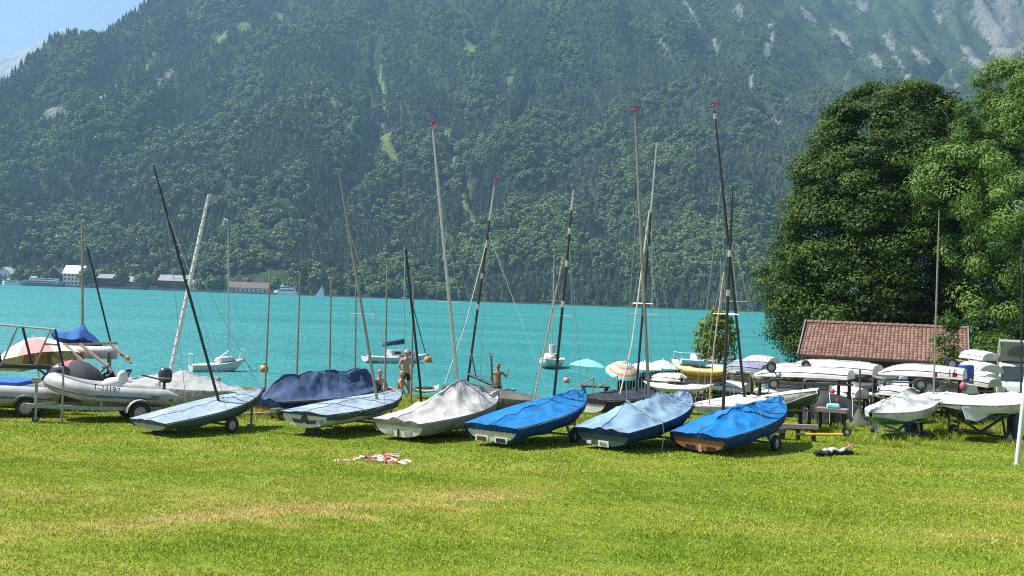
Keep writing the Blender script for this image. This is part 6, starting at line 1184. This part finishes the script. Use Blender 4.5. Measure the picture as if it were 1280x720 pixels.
def person(label, loc, facing, h, arms, seated=None, hair=(.35, .25, .15), hair_long=False, shorts=(.02, .02, .025), top=None, female=False, lean=0, skin=(.42, .22, .15)):
    """x right, y forwards, z up. arms: (left elbow, left wrist, right elbow, right wrist) in metres for a 1.75 m body"""
    SKIN = mat('skin_%d' % int(skin[0]*100), skin, .6, vs=5, var=.06); k = h/1.75; o = thing('person', label, 'person', loc); S_ = lambda *p: (p[0]*k, p[1]*k, p[2]*k)
    dz = -.80 if seated else 0; ty = lean
    J = {'pelvis': S_(0, 0, .97+dz)+((.15*k, .11*k),), 'belly': S_(0, ty*.3, 1.12+dz)+((.135*k, .10*k),), 'chest': S_(0, ty*.8, 1.33+dz)+((.165*k, .115*k),), 'neck0': S_(0, ty, 1.47+dz)+((.07*k, .07*k),), 'neck': S_(0, ty*1.05, 1.53+dz)+(.055*k,), 'skull0': S_(0, ty*1.05+.015, 1.60+dz)+((.068*k, .08*k),), 'skull': S_(0, ty*1.05+.005, 1.68+dz)+((.078*k, .095*k),), 'crown': S_(0, ty*1.05-.005, 1.735+dz)+((.05*k, .06*k),)}
    E = [('pelvis', 'belly'), ('belly', 'chest'), ('chest', 'neck0'), ('neck0', 'neck'), ('neck', 'skull0'), ('skull0', 'skull'), ('skull', 'crown')]
    for s_, nm, (el, wr_) in ((-1, 'l', arms[:2]), (1, 'r', arms[2:])):
        J[nm+'sh'] = S_(s_*.19, ty*.9, 1.42+dz)+(.058*k,); J[nm+'el'] = S_(el[0], el[1]+ty, el[2]+dz)+(.042*k,); J[nm+'wr'] = S_(wr_[0], wr_[1]+ty, wr_[2]+dz)+(.030*k,); E += [('chest', nm+'sh'), (nm+'sh', nm+'el'), (nm+'el', nm+'wr')]
        fingers(J, E, nm+'wr', nm+'hand', s_, Vector(J[nm+'wr'][:3])-Vector(J[nm+'el'][:3]), .18*k)
        if seated:
            kn, an = seated; J[nm+'hip'] = S_(s_*.10, .06, .93+dz)+(.095*k,); J[nm+'kn'] = S_(s_*.12, kn[0], kn[1])+(.062*k,); J[nm+'an'] = S_(s_*.12, an[0], an[1])+(.042*k,); J[nm+'toe'] = S_(s_*.14, an[0]+.16, an[1]+.03)+((.04*k, .025*k),)
        else:
            J[nm+'hip'] = S_(s_*.10, 0, .88)+(.095*k,); J[nm+'kn'] = S_(s_*.115, .02, .50)+(.062*k,); J[nm+'calf'] = S_(s_*.12, -.02, .36)+(.058*k,); J[nm+'an'] = S_(s_*.125, -.02, .09)+(.038*k,); J[nm+'toe'] = S_(s_*.15, .15, .035)+((.042*k, .026*k),)
        E += [('pelvis', nm+'hip'), (nm+'hip', nm+'kn')]+([(nm+'kn', nm+'an')] if seated else [(nm+'kn', nm+'calf'), (nm+'calf', nm+'an')])+[(nm+'an', nm+'toe')]
    skin_mesh('body', J, E, SKIN, o, loc, facing)
    # nose, ears
    R = Matrix.Rotation(facing, 3, 'Z'); Lc = Vector(loc); hp = Vector(J['skull'][:3]); P = lambda x, y, z: Lc+R @ (hp+Vector((x, y, z))*k)
    b = MB(); b.ball(P(0, .10, -.035), .017*k, 6, 5, (1, 1.2, 1.5))
    for s_ in (-1, 1): b.ball(P(s_*.082, -.005, -.02), .026*k, 7, 5, (.5, .8, 1.2))
    b.build('nose_and_ears', SKIN, o)
    b = MB()
    for s_ in (-1, 1): b.ball(P(s_*.032, .088, .0), .011*k, 6, 5)
    b.box(P(0, .086, -.075), (.05*k, .012*k, .010*k), R); b.build('eyes_and_mouth', BLK, o)
    b = MB(); rr_ = []
    for i in range(9):
        th = math.pi*i/8*(.62 if not hair_long else .80); r_ = .105+.012*math.sin(i*2.3)
        rr_.append([P((r_*math.sin(th)+.0)*math.cos(a)*.92, -.012+r_*1.05*math.sin(th)*math.sin(a)*(1 if math.sin(a) < .2 else .86)-(.02 if i > 5 else 0), .015+r_*1.0*math.cos(th)+(.05*max(0, math.sin(a)) if i > 4 else 0)+.008*math.sin(a*7+i)) for a in [2*math.pi*j/16 for j in range(16)]])
    b.loft(rr_, False); b.build('hair', mat('hair_%d' % int(hair[0]*1000), hair, .7, vs=20), o, 60)
    if shorts:
        JS = {'w': S_(0, 0, .99+dz)+((.158*k, .122*k),), 'p': S_(0, .01, .92+dz)+((.165*k, .13*k),)}; ES = [('w', 'p')]
        for s_, nm in ((-1, 'l'), (1, 'r')):
            a, c = Vector(J[nm+'hip'][:3]), Vector(J[nm+'kn'][:3]); JS[nm+'a'] = tuple(a)+(.108*k,); JS[nm+'b'] = tuple(a.lerp(c, .72 if not female else .18))+(.098*k,); ES += [('p', nm+'a'), (nm+'a', nm+'b')]
        skin_mesh('shorts', JS, ES, mat('shorts_%d' % int(shorts[0]*1000), shorts, .85), o, loc, facing)
    if top:
        JT = {'b': S_(0, ty*.3, 1.14+dz)+((.145*k, .112*k),), 'c': S_(0, ty*.8, 1.32+dz)+((.175*k, .127*k),)}; skin_mesh('swim_top', JT, [('b', 'c')], mat('swim_pink', top, .8), o, loc, facing)
    return o
DOWN = ((-.27, -.03, 1.16), (-.29, .06, .93), (.27, -.03, 1.16), (.29, .06, .93))
def pos(px, Y): p_ = at(px, 480, Y); return (p_.x, p_.y, GZ(p_.x, p_.y))
person('man with short grey hair in black swim shorts standing on the bank', pos(507, 38.6), math.radians(15), 1.72, ((-.27, -.02, 1.17), (-.17, .16, 1.04), (.27, -.02, 1.17), (.17, .16, 1.04)), hair=(.42, .39, .34), skin=(.48, .25, .18))
person('boy with bushy brown hair waving, in dark shorts at the water edge', pos(622, 38.4), math.radians(-12), 1.55, ((-.30, -.04, 1.20), (-.26, .08, .98), (.36, .0, 1.24), (.40, .10, 1.50)), hair=(.20, .11, .05), hair_long=True, shorts=(.035, .035, .045), skin=(.30, .14, .08))
person('bather in pink top seated beside the standing man, legs stretched out', pos(498, 37.6), math.radians(75), 1.65, ((-.27, -.12, 1.18), (-.25, -.28, .95), (.27, -.12, 1.18), (.25, -.28, .95)), ((.42, .32), (.82, .06)), (.40, .26, .14), True, (.45, .12, .16), (.52, .16, .20), True, -.12)
person('seated bather with light hair leaning forward on the bank', pos(474, 37.6), math.radians(200), 1.68, ((-.26, .10, 1.16), (-.18, .32, 1.02), (.26, .10, 1.16), (.18, .32, 1.02)), ((.40, .42), (.52, .06)), (.50, .38, .20), False, (.08, .10, .2), None, False, .10)
# ================================================================== THINGS ON THE LAWN
def ribbon(b, pts, w, tw=0.0):
    rr_ = []
    for i, p in enumerate(pts):
        d = (pts[min(i+1, len(pts)-1)]-pts[max(i-1, 0)]).normalized(); s = d.cross(Vector((0, 0, 1))).normalized(); q = Matrix.Rotation(tw*i+.5*math.sin(i*1.3), 3, d) @ s; rr_.append([p-q*w/2, p+q*w/2])
    b.loft(rr_, False, False)
c_ = G(465, 576); tp = thing('barrier_tape', 'tangled red and white barrier tape lying on the grass', 'tape', c_); rt = random.Random(3)
for s_, (px0, py0, px1, py1, wob) in enumerate(((417, 578, 445, 577, .02), (440, 576, 500, 571, .10), (455, 577, 512, 582, .06), (462, 574, 498, 572, .14), (470, 578, 508, 580, .1), (458, 575, 490, 577, .12), (450, 574, 486, 574, .12))):
    a, c = G(px0, py0), G(px1, py1); N_ = 26; pts = [a.lerp(c, i/N_)+Vector((wob*math.sin(i*1.1+s_), wob*math.cos(i*1.7+s_*2), .03+.02*abs(math.sin(i*.9+s_))+wob*.2*abs(math.sin(i*.55+s_)))) for i in range(N_+1)]
    for j in range(0, N_, 2): b = MB(); ribbon(b, pts[j:j+3], .038, .4); b.build('red_band' if (j//2) % 2 else 'white_band', mat('tape_red', (.62, .16, .13), .5) if (j//2) % 2 else mat('tape_white', (.78, .74, .70), .5), tp, 60)
c_ = G(1043, 570); tw = thing('towel', 'black and white towel rolled out on the grass', 'towel', c_); a, c = G(1020, 570), G(1066, 567)
def roll(nm, a, c, r, m_, dz, fl=.5):
    b = MB(); rr_ = []; X = (c-a).normalized(); s = X.cross(Vector((0, 0, 1))).normalized()
    for i in range(15):
        t = i/14; k = (.55+.45*math.sin(math.pi*min(1, t*1.1+.05)))*(1+.15*math.sin(i*1.9)); q = a.lerp(c, t)+Vector((0, 0, dz+.025*math.sin(i*1.3)))+s*.05*math.sin(i*.8); rr_.append([q+s*r*k*math.cos(j*math.pi/5)+Vector((0, 0, r*fl*k*math.sin(j*math.pi/5))) for j in range(10)])
    b.loft(rr_); return b.build(nm, m_, tw, 60)
roll('dark_fold', a, c, .13, C_DK, .05); roll('white_fold', a.lerp(c, .15)+Vector((0, -.04, .05)), a.lerp(c, .85)+Vector((0, -.06, .05)), .085, C_WHT, .07); roll('dark_end', a+Vector((-.05, -.05, 0)), a+Vector((.35, .05, .02)), .09, C_DK, .07, .7)
q = a.lerp(c, .88); o = thing('pink_shoes', 'pair of pink sandals on the end of the rolled towel', 'shoes', q+Vector((0, 0, .1)))
for k in (0, 1):
    b = MB(); p_ = q+Vector((.05*k-.02, .10*k-.05, .15)); b.loft([[p_+Vector((x+.02*math.cos(j*math.pi/4), w*math.cos(j*math.pi/4), z+.02*math.sin(j*math.pi/4))) for j in range(8)] for x, w, z in ((-.13, .03, -.02), (-.06, .05, .0), (.04, .05, .04), (.12, .03, .12))]); b.build('sole', mat('sandal_pink', (.75, .10, .20), .6), o, 50)
    b = MB(); b.tube([p_+Vector((-.02, -.05, 0)), p_+Vector((0, 0, .07)), p_+Vector((-.02, .05, 0))], .012, 5); b.build('strap', MATS['sandal_pink'], o)
# leaning white post at the right edge
p0 = G(1271, 581); p1 = at(1283, 470, p0.y+.1); o = thing('white_post', 'slightly leaning white metal post standing alone on the lawn', 'post', p0); b = MB(); b.tube([p0-(p1-p0).normalized()*.2, p1], .055, 14); b.build('shaft', mat('post_white', (.62, .61, .58), .5, vs=6), o); b = MB(); b.lathe(p1, (p1-p0).normalized(), [(.058, -.02), (.06, .0), (.03, .04)], 14); b.build('cap', RIM, o)
b = MB(); b.lathe(p0, (0, 0, 1), [(.12, -.02), (.10, .02), (.06, .03)], 14); b.build('collar', STEEL, o)
